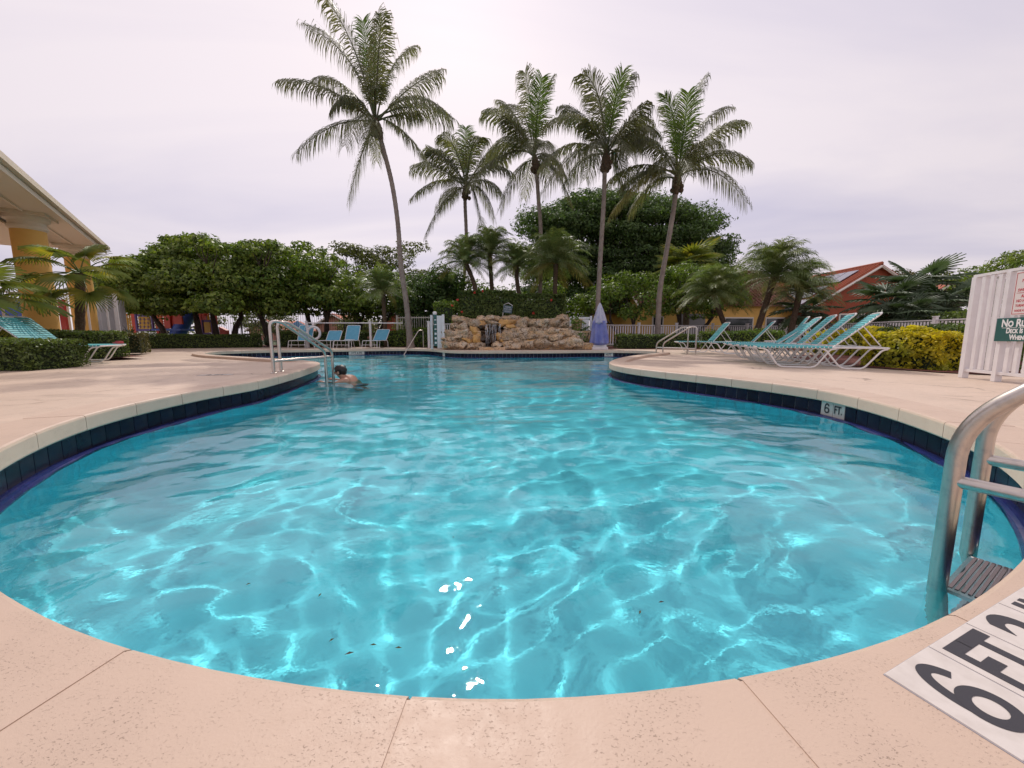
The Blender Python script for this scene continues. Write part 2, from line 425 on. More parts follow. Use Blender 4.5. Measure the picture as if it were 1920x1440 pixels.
gl.inputs['Transmission Weight'].default_value = 1; gl.inputs['Roughness'].default_value = 0.012; gl.inputs['IOR'].default_value = 1.333
gl.inputs['Base Color'].default_value = (.56, .97, 1, 1)
tcw = n.new('ShaderNodeTexCoord'); nw = n.new('ShaderNodeTexNoise'); nw.inputs['Scale'].default_value = 10; nw.inputs['Detail'].default_value = 4
l.new(tcw.outputs['Object'], nw.inputs['Vector']); bw = n.new('ShaderNodeBump'); bw.inputs['Strength'].default_value = .5; bw.inputs['Distance'].default_value = .006
l.new(nw.outputs['Fac'], bw.inputs['Height']); l.new(bw.outputs[0], gl.inputs['Normal'])
l.new(gl.outputs[0], o_.inputs['Surface'])
wm.materials.append(m); M['water'] = m
water = struct('pool_water', wm)
try: water.cycles.is_caustics_caster = True
except Exception: pass
# ------------------------------------------------------------------ coping stones, waterline tiles, trim
def arc_strip(s0, s1, prof, m_, name, nseg=None, closed=True, mats=None):
    """sweep a profile [(offset outwards, z)] along the pool edge from s0 to s1; vertices relative to its middle"""
    nseg = nseg or max(2, int((s1-s0)/.12))
    p0, _, _ = edge_at((s0+s1)/2); v = []; k = len(prof)
    for i in range(nseg+1):
        p, t, nn = edge_at(s0+(s1-s0)*i/nseg)
        for (o, z) in prof: q = p+nn*o-p0; v.append((q[0], q[1], z))
    f = []
    for i in range(nseg):
        for j in range(k if closed else k-1):
            j2 = (j+1) % k; f.append((i*k+j, (i+1)*k+j, (i+1)*k+j2, i*k+j2))
    nb = len(f)
    if closed: f.append(tuple(range(k))); f.append(tuple(nseg*k+j for j in range(k-1, -1, -1)))
    return new_mesh(name, v, f, m_, False), (p0[0], p0[1], 0), nb, k
coping = tag(link('pool_coping', None), kind='structure'); coping.empty_display_size = .1
def edge_s(x, y):
    d = np.hypot(EDGE[:, 0]-x, EDGE[:, 1]-y); return float(np.argmin(d))/NE*PERIM
s_joint = edge_s(*px(750, 1312))
nst = int(round(PERIM/.56)); Ls = PERIM/nst
rs = random.Random(3)
# bullnosed front: cream on the lip, deck paint on top
profc = [(-.028, -.020), (-.024, -.006), (-.014, 0.0), (COP, 0.0), (COP, -.095), (-.020, -.118), (-.028, -.108)]
for i in range(nst):
    a = s_joint+i*Ls; jit = rs.uniform(-.0008, .0008); g = .003
    me, loc, nb, k = arc_strip(a+g, a+Ls-g, [(o, z+jit*(z == 0)) for o, z in profc], [M['coping'], M['cream']], 'coping_stone', nseg=6)
    mi = [1 if (q % k) in (0, 5, 6) or q % k == 4 else 0 for q in range(nb)]+[0, 0]
    me.polygons.foreach_set('material_index', mi); me.update()
    bm = bmesh.new(); bm.from_mesh(me); bmesh.ops.recalc_face_normals(bm, faces=bm.faces); bm.to_mesh(me); bm.free()
    link('coping_stone', me, coping, loc)
# joints filled a little below the top
fillm = band_mesh('joint_filler', -.014, -.0016, COP-.004, -.0016, M['coping'])
link('joint_filler', fillm, coping)
fl2 = link('joint_filler', band_mesh('joint_filler', -.016, -.0022, -.018, -.11, M['cream']), coping)

# the waterline tiles: 300 nearest as parts, the rest joined
nt_ = int(round(PERIM/.156)); Lt = PERIM/nt_
DEPTH_MARKS = {}
s6 = edge_s(*px(1597, 775, -.2))
tiles = []
for i in range(nt_):
    s = s6+i*Lt; p, t, nn = edge_at(s+Lt/2)
    vis = np.dot(nn, p) > 0          # faces the camera side
    tiles.append((float(np.hypot(*p))+(0 if vis else 60), i))
tiles.sort()
single = {i for _, i in tiles[:292]}
rest = MB()
for i in range(nt_):
    s = s6+i*Lt; g = .0035
    if i in (0, 1): m_ = M['tile_white']
    else: m_ = M['tile_blue']
    me, loc, nb, k = arc_strip(s+g, s+Lt-g, [(.024, -.118), (.024, -.272), (.034, -.272), (.034, -.118)], m_, 'waterline_tile', nseg=1)
    if i in single:
        link('waterline_tile', me, pool, loc)
    else:
        rest.add([(q.co.x+loc[0], q.co.y+loc[1], q.co.z) for q in me.vertices], [tuple(f.vertices) for f in me.polygons])
ro = rest.obj('waterline_tile_row', M['tile_blue'], pool); ro['kind'] = 'stuff'
# rounded cobalt trim at the water
proft = [(.026, -.273), (.0, -.269), (-.016, -.270), (-.032, -.276), (-.042, -.292), (-.040, -.33), (.026, -.33)]
ntr = 96; Lr = PERIM/ntr
for i in range(ntr):
    me, loc, nb, k = arc_strip(i*Lr+.001, (i+1)*Lr-.001, proft, M['trim_blue'], 'trim_tile', nseg=6)
    bm = bmesh.new(); bm.from_mesh(me); bmesh.ops.recalc_face_normals(bm, faces=bm.faces); bm.to_mesh(me); bm.free()
    link('trim_tile', me, pool, loc)
# ------------------------------------------------------------------ structure: ground, mulch, paths
rs = random.Random(11)
def gz(Y): return drop(Y)
M['grass_soil'] = mat('lawn', (.045, .075, .02), .9, noise=[(.8, (.075, .085, .03), .4, .7), (30, (.03, .05, .012), .5, .7)], bump=(40, .6, .03))
M['mulch'] = mat('red_mulch', (.17, .045, .03), .95, noise=[(14, (.09, .03, .02), .4, .65), (60, (.26, .10, .06), .55, .75)], bump=(50, 1.0, .03))
gb = MB(); gb.add([(-1500, 1500, -.09), (-1500, -60, -.09), (1500, -60, -.09), (1500, 1500, -.09)], [(0, 1, 2, 3)])
# the sheet has an opening where the pool deck lies so nothing shows through the basin
gm_ = MB(); Z0 = -.085
for (x0, x1, y0, y1) in ((-1500, -60, -60, 1500), (60, 1500, -60, 1500), (-60, 60, 60, 1500), (-60, 60, -60, -6)):
    gm_.add([(x0, y0, Z0), (x1, y0, Z0), (x1, y1, Z0), (x0, y1, Z0)], [(0, 1, 2, 3)])
struct('ground', gm_.mesh('ground', M['grass_soil']))
def sheet(name, pts, z, m_, kind='structure'):
    n = len(pts); vv = [(x, y, z+rs.uniform(0, .012)) for x, y in pts]
    from mathutils.geometry import tessellate_polygon
    tr = tessellate_polygon([[Vector((x, y, 0)) for x, y in pts]])
    o = link(name, new_mesh(name, vv, [tuple(t) for t in tr], m_)); o['kind'] = kind; return o
sheet('lawn', [(-60, 24.6), (-14, 24.0), (0, 24.2), (7, 22.4), (16.2, 24.2), (60, 24), (60, 60), (-60, 60)], .004, M['grass_soil'])
sheet('mulch_bed', [(-20.5, 15.9), (-17.2, 16.9), (-13.6, 19.6), (-11.5, 19.9), (-7.6, 19.9), (-4.9, 20.0), (-3.6, 18.6), (-2.9, 17.0), (-2.4, 16.6), (3.6, 16.75), (4.6, 17.2), (5.4, 17.2), (7.0, 16.6), (9.0, 16.8), (12.5, 14.8), (13.6, 12.6), (15.3, 11.8), (16.4, 23.4), (7, 22.4), (0, 24.2), (-14, 24.3), (-21, 24.3)], .012, M['mulch'])
sheet('mulch_bed', [(7.25, 5.5), (6.75, 6.1), (6.45, 7.4), (7.0, 9.5), (8.6, 11.8), (9.8, 12), (12, 8), (11, 5.6)], .008, M['mulch'])
sheet('mulch_bed', [(-15.2, 9.3), (-10.7, 9.5), (-10.4, 10.9), (-12.5, 12.2), (-15.0, 12.6)], .008, M['mulch'])

# ------------------------------------------------------------------ foliage
def leafmat(name, a, b, tr=.30, tc=(1.35, 1.5, .55), isl=.55, rough=.5):
    return mat(name, a, rough, spec=.35, noise=(1.7, b, .38, .66), island=isl, trans=(tc, tr))
LF = {}
LF['dark'] = leafmat('leaf_dark', (.095, .160, .030), (.23, .28, .05))
LF['deep'] = leafmat('leaf_deep', (.062, .115, .038), (.12, .18, .048), tr=.3)
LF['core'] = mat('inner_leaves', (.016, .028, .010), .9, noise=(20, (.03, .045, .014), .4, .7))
LF['mid'] = leafmat('leaf_mid', (.10, .175, .030), (.19, .25, .045))
LF['bright'] = leafmat('leaf_bright', (.11, .19, .03), (.20, .26, .05))
LF['hedge'] = leafmat('leaf_hedge', (.085, .130, .034), (.155, .20, .052), isl=.5, rough=.45)
LF['olive'] = leafmat('leaf_olive', (.11, .13, .05), (.17, .175, .07))
LF['yellow'] = leafmat('leaf_yellow', (.62, .50, .03), (.34, .36, .04), isl=.4)
LF['brown'] = leafmat('leaf_brown', (.15, .12, .055), (.09, .09, .035))
LF['bark'] = mat('bark_dark', (.055, .038, .030), .9, noise=(12, (.10, .075, .06), .4, .7), bump=(25, .8, .03))
LF['palmbark'] = mat('palm_bark', (.25, .205, .175), .85, noise=[(7, (.17, .135, .115), .45, .7), (1.5, (.31, .26, .22), .5, .7)], bump=(30, .5, .02))
LF['shag'] = mat('palm_shag', (.085, .055, .035), .95, noise=(18, (.16, .11, .07), .4, .7), bump=(30, 1, .04))
LF['frond'] = mat('coconut_frond', (.125, .135, .075), .5, noise=(.8, (.21, .21, .11), .4, .7), objrand=.30, trans=((1.5, 1.6, .6), .30))
LF['frond_dry'] = mat('frond_dry', (.24, .21, .05), .5, noise=(1.2, (.12, .15, .03), .4, .7), trans=(None, .3))
LF['frond_young'] = mat('frond_young', (.085, .15, .022), .4, noise=(1, (.12, .18, .03), .4, .7), trans=((1.4, 1.4, .6), .35))
LF['date'] = mat('date_frond', (.16, .225, .085), .45, noise=(1.2, (.26, .29, .11), .4, .7), objrand=.35, trans=((1.4, 1.5, .7), .28))
LF['fan'] = mat('fan_leaf', (.19, .25, .06), .55, noise=(1.3, (.44, .38, .06), .50, .72), objrand=.3, trans=((1.5, 1.4, .5), .42))
LF['fan_dark'] = mat('fan_leaf_dark', (.075, .115, .055), .5, objrand=.4, trans=((1.3, 1.5, .8), .2))
LF['flower'] = mat('red_flower', (.65, .06, .04), .5)

def leaf_cloud(P, Nn, size, asp, rng, jitter=.5):
    """P (n,3) positions, Nn (n,3) facing; every leaf is a folded diamond of 2 triangles-pairs"""
    n = len(P)
    d = Nn+rng.normal(0, jitter, (n, 3)); d /= np.linalg.norm(d, axis=1)[:, None]+1e-9
    r = rng.normal(0, 1, (n, 3)); a = np.cross(d, r); a /= np.linalg.norm(a, axis=1)[:, None]+1e-9
    b = np.cross(d, a)
    s = size*rng.uniform(.6, 1.35, (n, 1)); w = s*asp
    v = np.stack([P-a*s*.5, P+b*w*.5+d*w*.12, P+a*s*.5-d*s*.12, P-b*w*.5+d*w*.12], 1).reshape(-1, 3)
    return v, np.arange(4*n).reshape(n, 4)
def blob_points(c, r, n, rng, lump=.22, inner=.62):
    u = rng.normal(0, 1, (n, 3)); u /= np.linalg.norm(u, axis=1)[:, None]
    k = 2.2+rng.uniform(0, 1.2); ph = rng.uniform(0, 6, 3)
    f = 1+lump*(np.sin(k*u[:, 0]*2+ph[0])*np.sin(k*u[:, 1]*2+ph[1])+np.sin(k*1.7*u[:, 2]*2+ph[2])*.6)
    rad = rng.uniform(inner, 1.02, n)**.6*f
    return np.array(c)+u*rad[:, None]*np.array(r), u
def crown_mesh(name, blobs, leaf, asp, dens, m_, seed, up=.5):
    rng = np.random.default_rng(seed); V = []; F = []; n0 = 0
    for c, r in blobs:
        area = 4*PI*((r[0]*r[1])**1.6/3+(r[0]*r[2])**1.6/3+(r[1]*r[2])**1.6/3)**(1/1.6)
        n = int(area*dens)
        P, u = blob_points(c, r, n, rng)
        nn = u+np.array((0, 0, up))
        v, f = leaf_cloud(P, nn, leaf, asp, rng); V.append(v); F.append(f+n0); n0 += len(v)
    return new_mesh(name, np.vstack(V), np.vstack(F), m_)
def limbs(mb, base, tops, r0, rng, splits=2):
    """trunk dividing towards the clumps of the crown"""
    base = Vector(base)
    def grow(p, d, pts, r, lvl):
        if len(pts) == 0: return
        cen = sum((Vector(q) for q in pts), Vector())/len(pts)
        if len(pts) <= 2 or lvl > 3:
            for q in pts:
                q = Vector(q); mid = p.lerp(q, .5)+Vector((rng.uniform(-.2, .2), rng.uniform(-.2, .2), rng.uniform(-.25, .1)))*(q-p).length*.5
                mb.tube([p, p.lerp(mid, .5)+d*.05, mid, q], [r, r*.8, r*.55, r*.2], 6)
            return
        e = p.lerp(cen, .42)+Vector((rng.uniform(-.25, .25), rng.uniform(-.25, .25), 0))*(.35*(cen-p).length)
        m1 = p.lerp(e, .5)+d*(e-p).length*.18
        mb.tube([p, m1, e], [r, r*.85, r*.72], 7)
        pts = sorted(pts, key=lambda q: q[0]*math.cos(lvl*1.3)+q[1]*math.sin(lvl*1.3))
        h = len(pts)//2; nd = (e-m1).normalized()
        grow(e, nd, pts[:h], r*.68, lvl+1); grow(e, nd, pts[h:], r*.68, lvl+1)
    grow(base, Vector((0, 0, 1)), [tuple(t) for t in tops], r0, 0)
def tree(label, loc, blobs, leaf=.16, asp=.6, dens=28, m_='dark', seed=1, r0=.2, group=None, stems=None, up=.5, name='tree', bark='bark', cat='tree'):
    t = thing(name, label, cat, loc, 0, group)
    rel = [((c[0]-loc[0], c[1]-loc[1], c[2]-loc[2]), r) for c, r in blobs]
    link('crown', crown_mesh('crown', rel, leaf, asp, dens, LF[m_], seed, up), t)
    rg = random.Random(seed); mb = MB(); stems = stems or [(0, 0)]
    tops = [c for c, r in rel]
    k = len(stems)
    order = sorted(tops, key=lambda q: q[0])
    for i, (sx, sy) in enumerate(stems):
        part = order[i*len(order)//k:(i+1)*len(order)//k] or order[-1:]
        limbs(mb, (sx, sy, -.15), part, r0, rg)
    mb.obj('trunk', LF[bark], t, smooth=True)
    return t
def pxblobs(spec, Y, dy, rng, f=.55, flat=1.0):
    """clumps surveyed from the photograph: (x, y, half width px, half height px) at depth Y"""
    out = []
    for (x, y, w, h) in spec:
        Yk = Y+rng.uniform(-dy, dy); c = pd(x, y, Yk); s = Yk/FPX
        out.append(((c.x, c.y, c.z), (w*s, w*s*rng.uniform(.8, 1.1)*flat, h*s)))
    return out
def fill_blobs(x0, x1, ytop, ybot, n, w, h, rng):
    """n clumps spread under a skyline given as a function"""
    out = []
    for i in range(n):
        x = x0+(x1-x0)*((i*0.61803)%1)
        yt = ytop(x); yb = ybot(x)
        y = yt+h*.8+(yb-yt-h*1.4)*rng.random()**.9
        out.append((x, y, w*rng.uniform(.75, 1.3), h*rng.uniform(.75, 1.3)))
    return out
def hedge_mesh(name, box, leaf, asp, dens, m_, seed, rz=0, round_=.12, rough=.05):
    """clipped hedge: leaves on and under the faces of a rounded box; box = (lx, ly, lz)"""
    rng = np.random.default_rng(seed); lx, ly, lz = box
    A = [lx*ly, lx*lz, lx*lz, ly*lz, ly*lz]; P = []; Q = []
    for k, a in enumerate(A):
        n = int(a*dens); u = rng.uniform(-.5, .5, (n, 2)); dpt = rng.uniform(0, 1, n)**1.6*.16
        bmp = rough*(np.sin(u[:, 0]*9+seed)+np.sin(u[:, 1]*7+k))
        if k == 0: p = np.c_[u[:, 0]*lx, u[:, 1]*ly, lz-dpt+bmp*.6]; q = np.tile((0, 0, 1.), (n, 1))
        elif k in (1, 2):
            s = 1 if k == 1 else -1; p = np.c_[u[:, 0]*lx, s*(ly/2-dpt+bmp*.6), (u[:, 1]+.5)*lz]; q = np.tile((0, s*1., .3), (n, 1))
        else:
            s = 1 if k == 3 else -1; p = np.c_[s*(lx/2-dpt+bmp*.6), u[:, 0]*ly, (u[:, 1]+.5)*lz]; q = np.tile((s*1., 0, .3), (n, 1))
        P.append(p); Q.append(q)
    P = np.vstack(P); Q = np.vstack(Q)
    # round the corners
    h = np.array((lx/2, ly/2, lz)); e = np.abs(P)-(h-round_); e[:, 2] = P[:, 2]-(lz-round_)
    m2 = (e > 0).sum(1) > 1; ee = np.clip(e, 0, None); L_ = np.linalg.norm(ee, axis=1)
    sc = np.where(m2 & (L_ > round_), round_/(L_+1e-9), 1)
    P = P-np.sign(np.c_[P[:, :2], np.ones(len(P))])*ee*(1-sc)[:, None]
    v, f = leaf_cloud(P, Q, leaf, asp, rng, .75)
    return new_mesh(name, v, f, m_)
def hedge(label, x0, y0, x1, y1, width, h, m_='hedge', leaf=.05, asp=.55, dens=900, seed=1, z=None, cat='hedge', group=None, name='hedge', rough=.05):
    """a hedge whose front foot runs from (x0,y0) to (x1,y1)"""
    d = Vector((x1-x0, y1-y0)); ln = d.length; a = math.atan2(d.y, d.x)
    n = Vector((-d.y, d.x)).normalized()
    if n.dot(Vector((x0+x1, y0+y1))) < 0: n = -n
    c = Vector(((x0+x1)/2, (y0+y1)/2))+n*width/2
    t = thing(name, label, cat, (c.x, c.y, gz(c.y) if z is None else z), a, group)
    link('foliage', hedge_mesh('foliage', (ln, width, h), leaf, asp, dens, LF[m_], seed, rough=rough), t)
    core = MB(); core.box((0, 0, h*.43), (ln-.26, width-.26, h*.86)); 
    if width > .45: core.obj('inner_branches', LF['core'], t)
    return t

# ---- palms
def frond_arrays(P0, P1, P2, n, ll, hang, wid, rng, stalk=.14, rr=.03, vee=.35, sag=.0):
    """feather frond: a tapering midrib and n pairs of leaflets"""
    mb = MB(); P0, P1, P2 = Vector(P0), Vector(P1), Vector(P2)
    B = lambda t: P0*(1-t)**2+P1*2*t*(1-t)+P2*t*t
    D = lambda t: ((P1-P0)*(1-t)+(P2-P1)*t).normalized()
    twist = rng.uniform(-.45, .45); k = 9; mb.tube([B(i/k) for i in range(k+1)], [rr*(1-.85*i/k) for i in range(k+1)], 4, mi=1)
    up0 = Vector((0, 0, 1))
    for i in range(n):
        t = stalk+(1-stalk)*(i+.5)/n
        p, d = B(t), D(t); s = d.cross(up0)
        if s.length < .2: s = d.cross(Vector((.3, 1, 0)))
        s.normalize(); u = s.cross(d).normalized(); s = (s*math.cos(twist)+u*math.sin(twist)); u = s.cross(d).normalized()
        L0 = ll*(math.sin(PI*min(1, (t-stalk)/(1-stalk)*.80+.10))**.55)
        for sg in (-1, 1):
            ln = L0*rng.uniform(.75, 1.12)
            jx = Vector((rng.uniform(-.16, .16), rng.uniform(-.16, .16), rng.uniform(-.1, .1)))
            dr = (s*sg*(1-.25*hang)+d*(.5+.6*t)+u*vee+jx).normalized()
            g = Vector((0, 0, -1)); hg = hang*rng.uniform(.75, 1.2)
            q1 = p+dr*ln*.30; e2 = (dr*(1-.45*hg)+g*hg*.55).normalized(); q2 = q1+e2*ln*.36
            e3 = (dr*max(.05, 1-.95*hg)+g*hg*1.15).normalized(); q3 = q2+e3*ln*.36
            side = (d*(1-.3*t)+jx*.5).normalized()*wid*.5
            mb.add([p-side*.5, p+side*.5, q1+side, q1-side, q2+side*.8, q2-side*.8, q3], [(0, 1, 2, 3), (3, 2, 4, 5), (5, 4, 6)], 0)
    return mb
def coconut(label, crown, base_pts, fronds, Y, seed, r0, r1, extra=6):
    """crown (px) and trunk points (px) surveyed from the photo; fronds: (dx, dy tip px, lift px, depth m, kind)"""
    rg = random.Random(seed)
    cz = pd(*crown, Y); base = pd(*base_pts[-1], Y); base.z = max(gz(Y), 0)
    t = thing('coconut_palm', label, 'palm tree', tuple(base), 0, 'coconut palms behind the pool')
    pts = [pd(x, y, Y)-base for x, y in base_pts]; pts[-1].z = -.1
    P = [cz-base]+pts; P = P[::-1]
    # smooth trunk
    Q = []
    for i in range(len(P)-1):
        p0, p1, p2, p3 = P[max(i-1, 0)], P[i], P[i+1], P[min(i+2, len(P)-1)]
        for j in range(6):
            u = j/6; Q.append(.5*((2*p1)+(p2-p0)*u+(2*p0-5*p1+4*p2-p3)*u*u+(3*p1-p0-3*p2+p3)*u**3))
    Q.append(P[-1])
    mb = MB(); R_ = []; QQ = []
    # ringed trunk: rings of leaf scars
    Ltot = sum((Q[i+1]-Q[i]).length for i in range(len(Q)-1)); s = 0
    for i in range(len(Q)-1):
        seg = (Q[i+1]-Q[i]).length; m_ = max(1, int(seg/.16))
        for j in range(m_):
            u = (s+seg*j/m_)/Ltot; rad = r0+(r1-r0)*min(1, u*1.6)**.6+(r0*.55)*math.exp(-u*22)
            p = Q[i].lerp(Q[i+1], j/m_); QQ += [p, p+(Q[i+1]-Q[i]).normalized()*.05]; R_ += [rad*1.06, rad*.97]
        s += seg
    mb.tube(QQ, R_, 10); mb.obj('trunk', LF['palmbark'], t, smooth=True)
    sb = MB(); c = cz-base; ax = (Q[-1]-Q[-2]).normalized()
    sb.tube([c-ax*.75, c-ax*.45, c-ax*.1, c+ax*.35], [r1*1.05, r1*1.9, r1*2.0, r1*.8], 9)
    for k in range(7):
        a = rg.uniform(0, 6.28); q = c+Vector((math.cos(a)*r1*1.8, math.sin(a)*r1*1.8, rg.uniform(-.6, -.25)))
        sb.lathe([(.01, -.13), (.09, -.08), (.12, 0), (.08, .09), (.01, .12)], 8, q)
    sb.obj('leaf_sheath', LF['shag'], t, smooth=True)
    sc = Y/FPX
    def add(dx, dy, lift, depth, kind, nn=76):
        dx, dy = dx*.95, dy*.88 if dy < 0 else dy*.97; tip = c+Vector((dx*sc, depth, -dy*sc)); st = c+Vector((dx*sc, depth, -dy*sc)).normalized()*0 + ax*rg.uniform(-.1, .3)
        mid = (st+tip)/2+Vector((0, 0, lift*sc)) + (Vector((-(tip-st).x*.22, 0, abs((tip-st).x)*.2+.35)) if kind in ('up', 'young') else Vector())
        L_ = (tip-st).length
        hang = {'up': .85, 'arch': .95, 'down': .85, 'dry': .9, 'young': .35}[kind]
        mb = frond_arrays(st, mid, tip, nn, 1.28 if kind != 'young' else .85, hang, .040, rg, rr=.045, vee=.10 if kind in ('up', 'young') else .0, stalk=.18)
        m_ = LF['frond_dry'] if kind == 'dry' else LF['frond_young'] if kind == 'young' else LF['frond']
        mb.obj('frond', [m_, m_], t, loc=(0, 0, 0))
    for f in fronds: add(*f)
    for k in range(extra):
        a = 2*PI*(k+.3)/extra; x = math.cos(a)*rg.uniform(25, 80); dpt = math.sin(a)*rg.uniform(2.0, 3.6); yy = rg.uniform(-75, 45)
        add(x, yy, 45 if yy > -20 else 10, dpt, 'arch')
    return t
def date_palm(label, crown, basept, Y, seed, n=34, size=1.25, r=.10, up=1.0, group=None, lean=0, dry=3):
    rg = random.Random(seed); cz = pd(*crown, Y); base = pd(*basept, Y); base.z = max(base.z, 0)
    t = thing('date_palm', label, 'palm tree', tuple(base), 0, group)
    c = cz-base; mb = MB(); k = 14
    pts = [Vector((c.x*u+lean*math.sin(PI*u), 0, -.1+(c.z+.1)*u)) for u in [i/k for i in range(k+1)]]
    mb.tube(pts, [r*(1.15-.2*i/k+(.9*max(0, i/k-.7)))*(1+.10*(i % 2)) for i in range(k+1)], 8); mb.obj('trunk', LF['shag'], t, smooth=True)
    for i in range(n):
        a = i*2.39996+rg.uniform(-.2, .2); u = (i+.5)/n
        el = math.radians(88-112*u**1.15)+rg.uniform(-.14, .14)       # from upright to drooping
        L_ = size*rg.uniform(.85, 1.15)
        h = Vector((math.cos(a), math.sin(a), 0)); d = h*math.cos(el)+Vector((0, 0, 1))*math.sin(el)
        P1 = c+d*L_*.62+Vector((0, 0, .16*L_)); P2 = c+d*L_*.80+h*L_*.22-Vector((0, 0, 1))*L_*(.06+.20*math.cos(el))
        m_ = LF['date'] if i < n-dry else LF['frond_dry']
        if i < 2: m_ = LF['frond_young']
        mb = frond_arrays(c, P1, P2, 34, .30*size, .5, .030, rg, stalk=.10, rr=.018, vee=.25)
        mb.obj('frond', [m_, m_], t)
    return t
def fan_blade(R, nseg, rg, droop=.35, spread=125, width=.055):
    mb = MB()
    for i in range(nseg):
        a = math.radians(-spread+2*spread*i/(nseg-1)); L_ = R*(.82+.18*math.cos(a))*rg.uniform(.93, 1.05)
        d = Vector((math.cos(a), math.sin(a), 0)); s = Vector((-math.sin(a), math.cos(a), 0))
        fold = .018*R
        rows = []
        for u in (0, .25, .46, .74, 1.0):
            w = (2*math.radians(spread)/(nseg-1))*u*L_*.5 if u < .5 else width*(1.02-u)*1.25*R
            w = min(w, width*R*1.1)
            z = -.05*u*u*L_ - droop*L_*max(0, u-.52)**1.6*rg.uniform(.8, 1.3)*1.5
            rows.append((d*L_*u*(1-.12*max(0, u-.6)), w, z))
        v = []
        for p, w, z in rows:
            v += [p-s*w+Vector((0, 0, z-fold)), p+Vector((0, 0, z+fold)), p+s*w+Vector((0, 0, z-fold))]
        f = []
        for j in range(len(rows)-1):
            b_ = 3*j; f += [(b_, b_+1, b_+4, b_+3), (b_+1, b_+2, b_+5, b_+4)]
        mb.add(v, f, 0)
    return mb
FANS = {}
def fan_palm(label, crown, basept, Y, seed, leaves, R, r, mat_='fan', trunk='shag', nseg=34, group=None, cat='palm tree', spec=None, droop=.35):
    """spec: (azimuth deg seen from above, elevation deg, petiole length, roll)"""
    rg = random.Random(seed); cz = pd(*crown, Y); base = pd(*basept, Y); base.z = 0
    t = thing('fan_palm', label, cat, tuple(base), 0, group); c = cz-base
    mb = MB(); k = 16
    mb.tube([Vector((c.x*u, c.y*u, -.1+(c.z+.1)*u)) for u in [i/k for i in range(k+1)]], [r*(1+.12*(i % 2)) for i in range(k+1)], 9)
    mb.obj('trunk', LF[trunk], t, smooth=True)
    key = (mat_, R, nseg, droop)
    if key not in FANS: FANS[key] = [fan_blade(R, nseg, random.Random(s_), droop).mesh('leaf_blade', LF[mat_]) for s_ in range(4)]
    sp = spec or [(i*137.5+rg.uniform(-15, 15), 70-105*(i+.5)/leaves+rg.uniform(-8, 8), R*rg.uniform(.7, 1.0)) for i in range(leaves)]
    for i, (az, el, pl) in enumerate(sp):
        a, e_ = math.radians(az), math.radians(el)
        d = Vector((math.cos(a)*math.cos(e_), math.sin(a)*math.cos(e_), math.sin(e_)))
        p = c+d*pl-Vector((0, 0, .06*pl))
        pb = MB(); pb.tube([c, c+d*pl*.5+Vector((0, 0, .03)), p], [.022*R+.008, .014*R+.004, .008], 5)
        po = pb.obj('petiole', LF['frond_young'] if mat_ == 'fan' else LF['fan_dark'], t)
        d2 = (d+Vector((0, 0, -.45))).normalized()
        side = d2.cross(Vector((0, 0, 1))); side = side.normalized() if side.length > .1 else Vector((1, 0, 0))
        nrm = side.cross(d2).normalized()
        Mx = Matrix((d2, -side, nrm)).transposed().to_4x4(); Mx.translation = p
        o = link('leaf_blade', rg.choice(FANS[key]), t); o.matrix_local = Mx
    return t
# ------------------------------------------------------------------ sky-line: coconut palms
K = 'arch'
coconut('tallest coconut palm, far left of the row, its curved trunk rising behind the blue chairs', (705, 232),
        [(716, 270), (735, 345), (746, 420), (752, 500), (762, 570), (770, 640)],
        [(-160, 38, 40, .6, K), (-150, -58, 42, -.8, K), (-118, -108, 45, 1.0, K), (-122, -184, 10, .4, 'up'), (-62, -186, 12, -1.2, 'up'), (-20, -170, 10, 1.4, 'up'), (8, -204, 5, .2, 'up'), (-8, -165, 0, -.6, 'young'),
         (62, -165, 20, 1.0, 'up'), (45, -120, 30, -2.2, K), (112, -112, 25, .7, K), (128, -15, 55, -.5, K), (128, -45, 40, 1.6, K), (92, 62, 35, .3, 'down'), (-50, 135, 32, -.4, 'down'), (-20, 80, 40, -2.4, 'down'), (5, 62, 30, -1.5, 'down'), (-95, -90, 20, 2.2, K)],
        19.0, 1, .15, .105, extra=4)
coconut('coconut palm with the lowest crown, second from the left, behind the tallest palm', (874, 352),
        [(872, 380), (874, 430), (874, 480), (866, 560), (864, 600)],
        [(-105, 10, 35, .5, K), (-75, 85, 40, -.4, 'down'), (-60, 20, 30, 1.5, K), (-62, -52, 40, -1.0, K), (-40, -100, 20, .8, 'up'), (0, -118, 8, .3, 'young'), (20, -108, 10, 1.4, 'up'), (32, -70, 20, -1.5, 'up'), (72, -62, 40, .5, K), (85, -15, 42, -1.0, K),
         (62, -5, 30, 1.2, K), (30, 75, 45, .2, 'down'), (-20, 45, 50, -2.6, 'down'), (-85, -20, 30, -1.5, K), (-30, -60, 40, -2.5, K)],
        24.0, 2, .13, .10, extra=4)
coconut('middle coconut palm of the five, trunk vanishing behind the date palms above the waterfall', (1003, 300),
        [(1006, 325), (1010, 380), (1014, 450), (1012, 560)],
        [(-98, -5, 42, .5, K), (-122, 52, 50, -.6, 'down'), (-66, 75, 40, .8, 'down'), (-88, -70, 42, -1.0, K), (-82, 5, 45, -1.4, K), (-60, -120, 30, .7, K), (-20, -148, 10, -.5, 'up'), (28, -150, 4, .2, 'up'), (-42, -135, 25, 1.6, 'up'), (8, -110, 10, -1.8, 'young'),
         (60, 20, 35, .6, K), (64, 75, 45, -.5, 'down'), (25, -70, 20, 2.0, K), (-15, 25, 50, -2.5, 'down')],
        21.5, 3, .13, .10, extra=4)
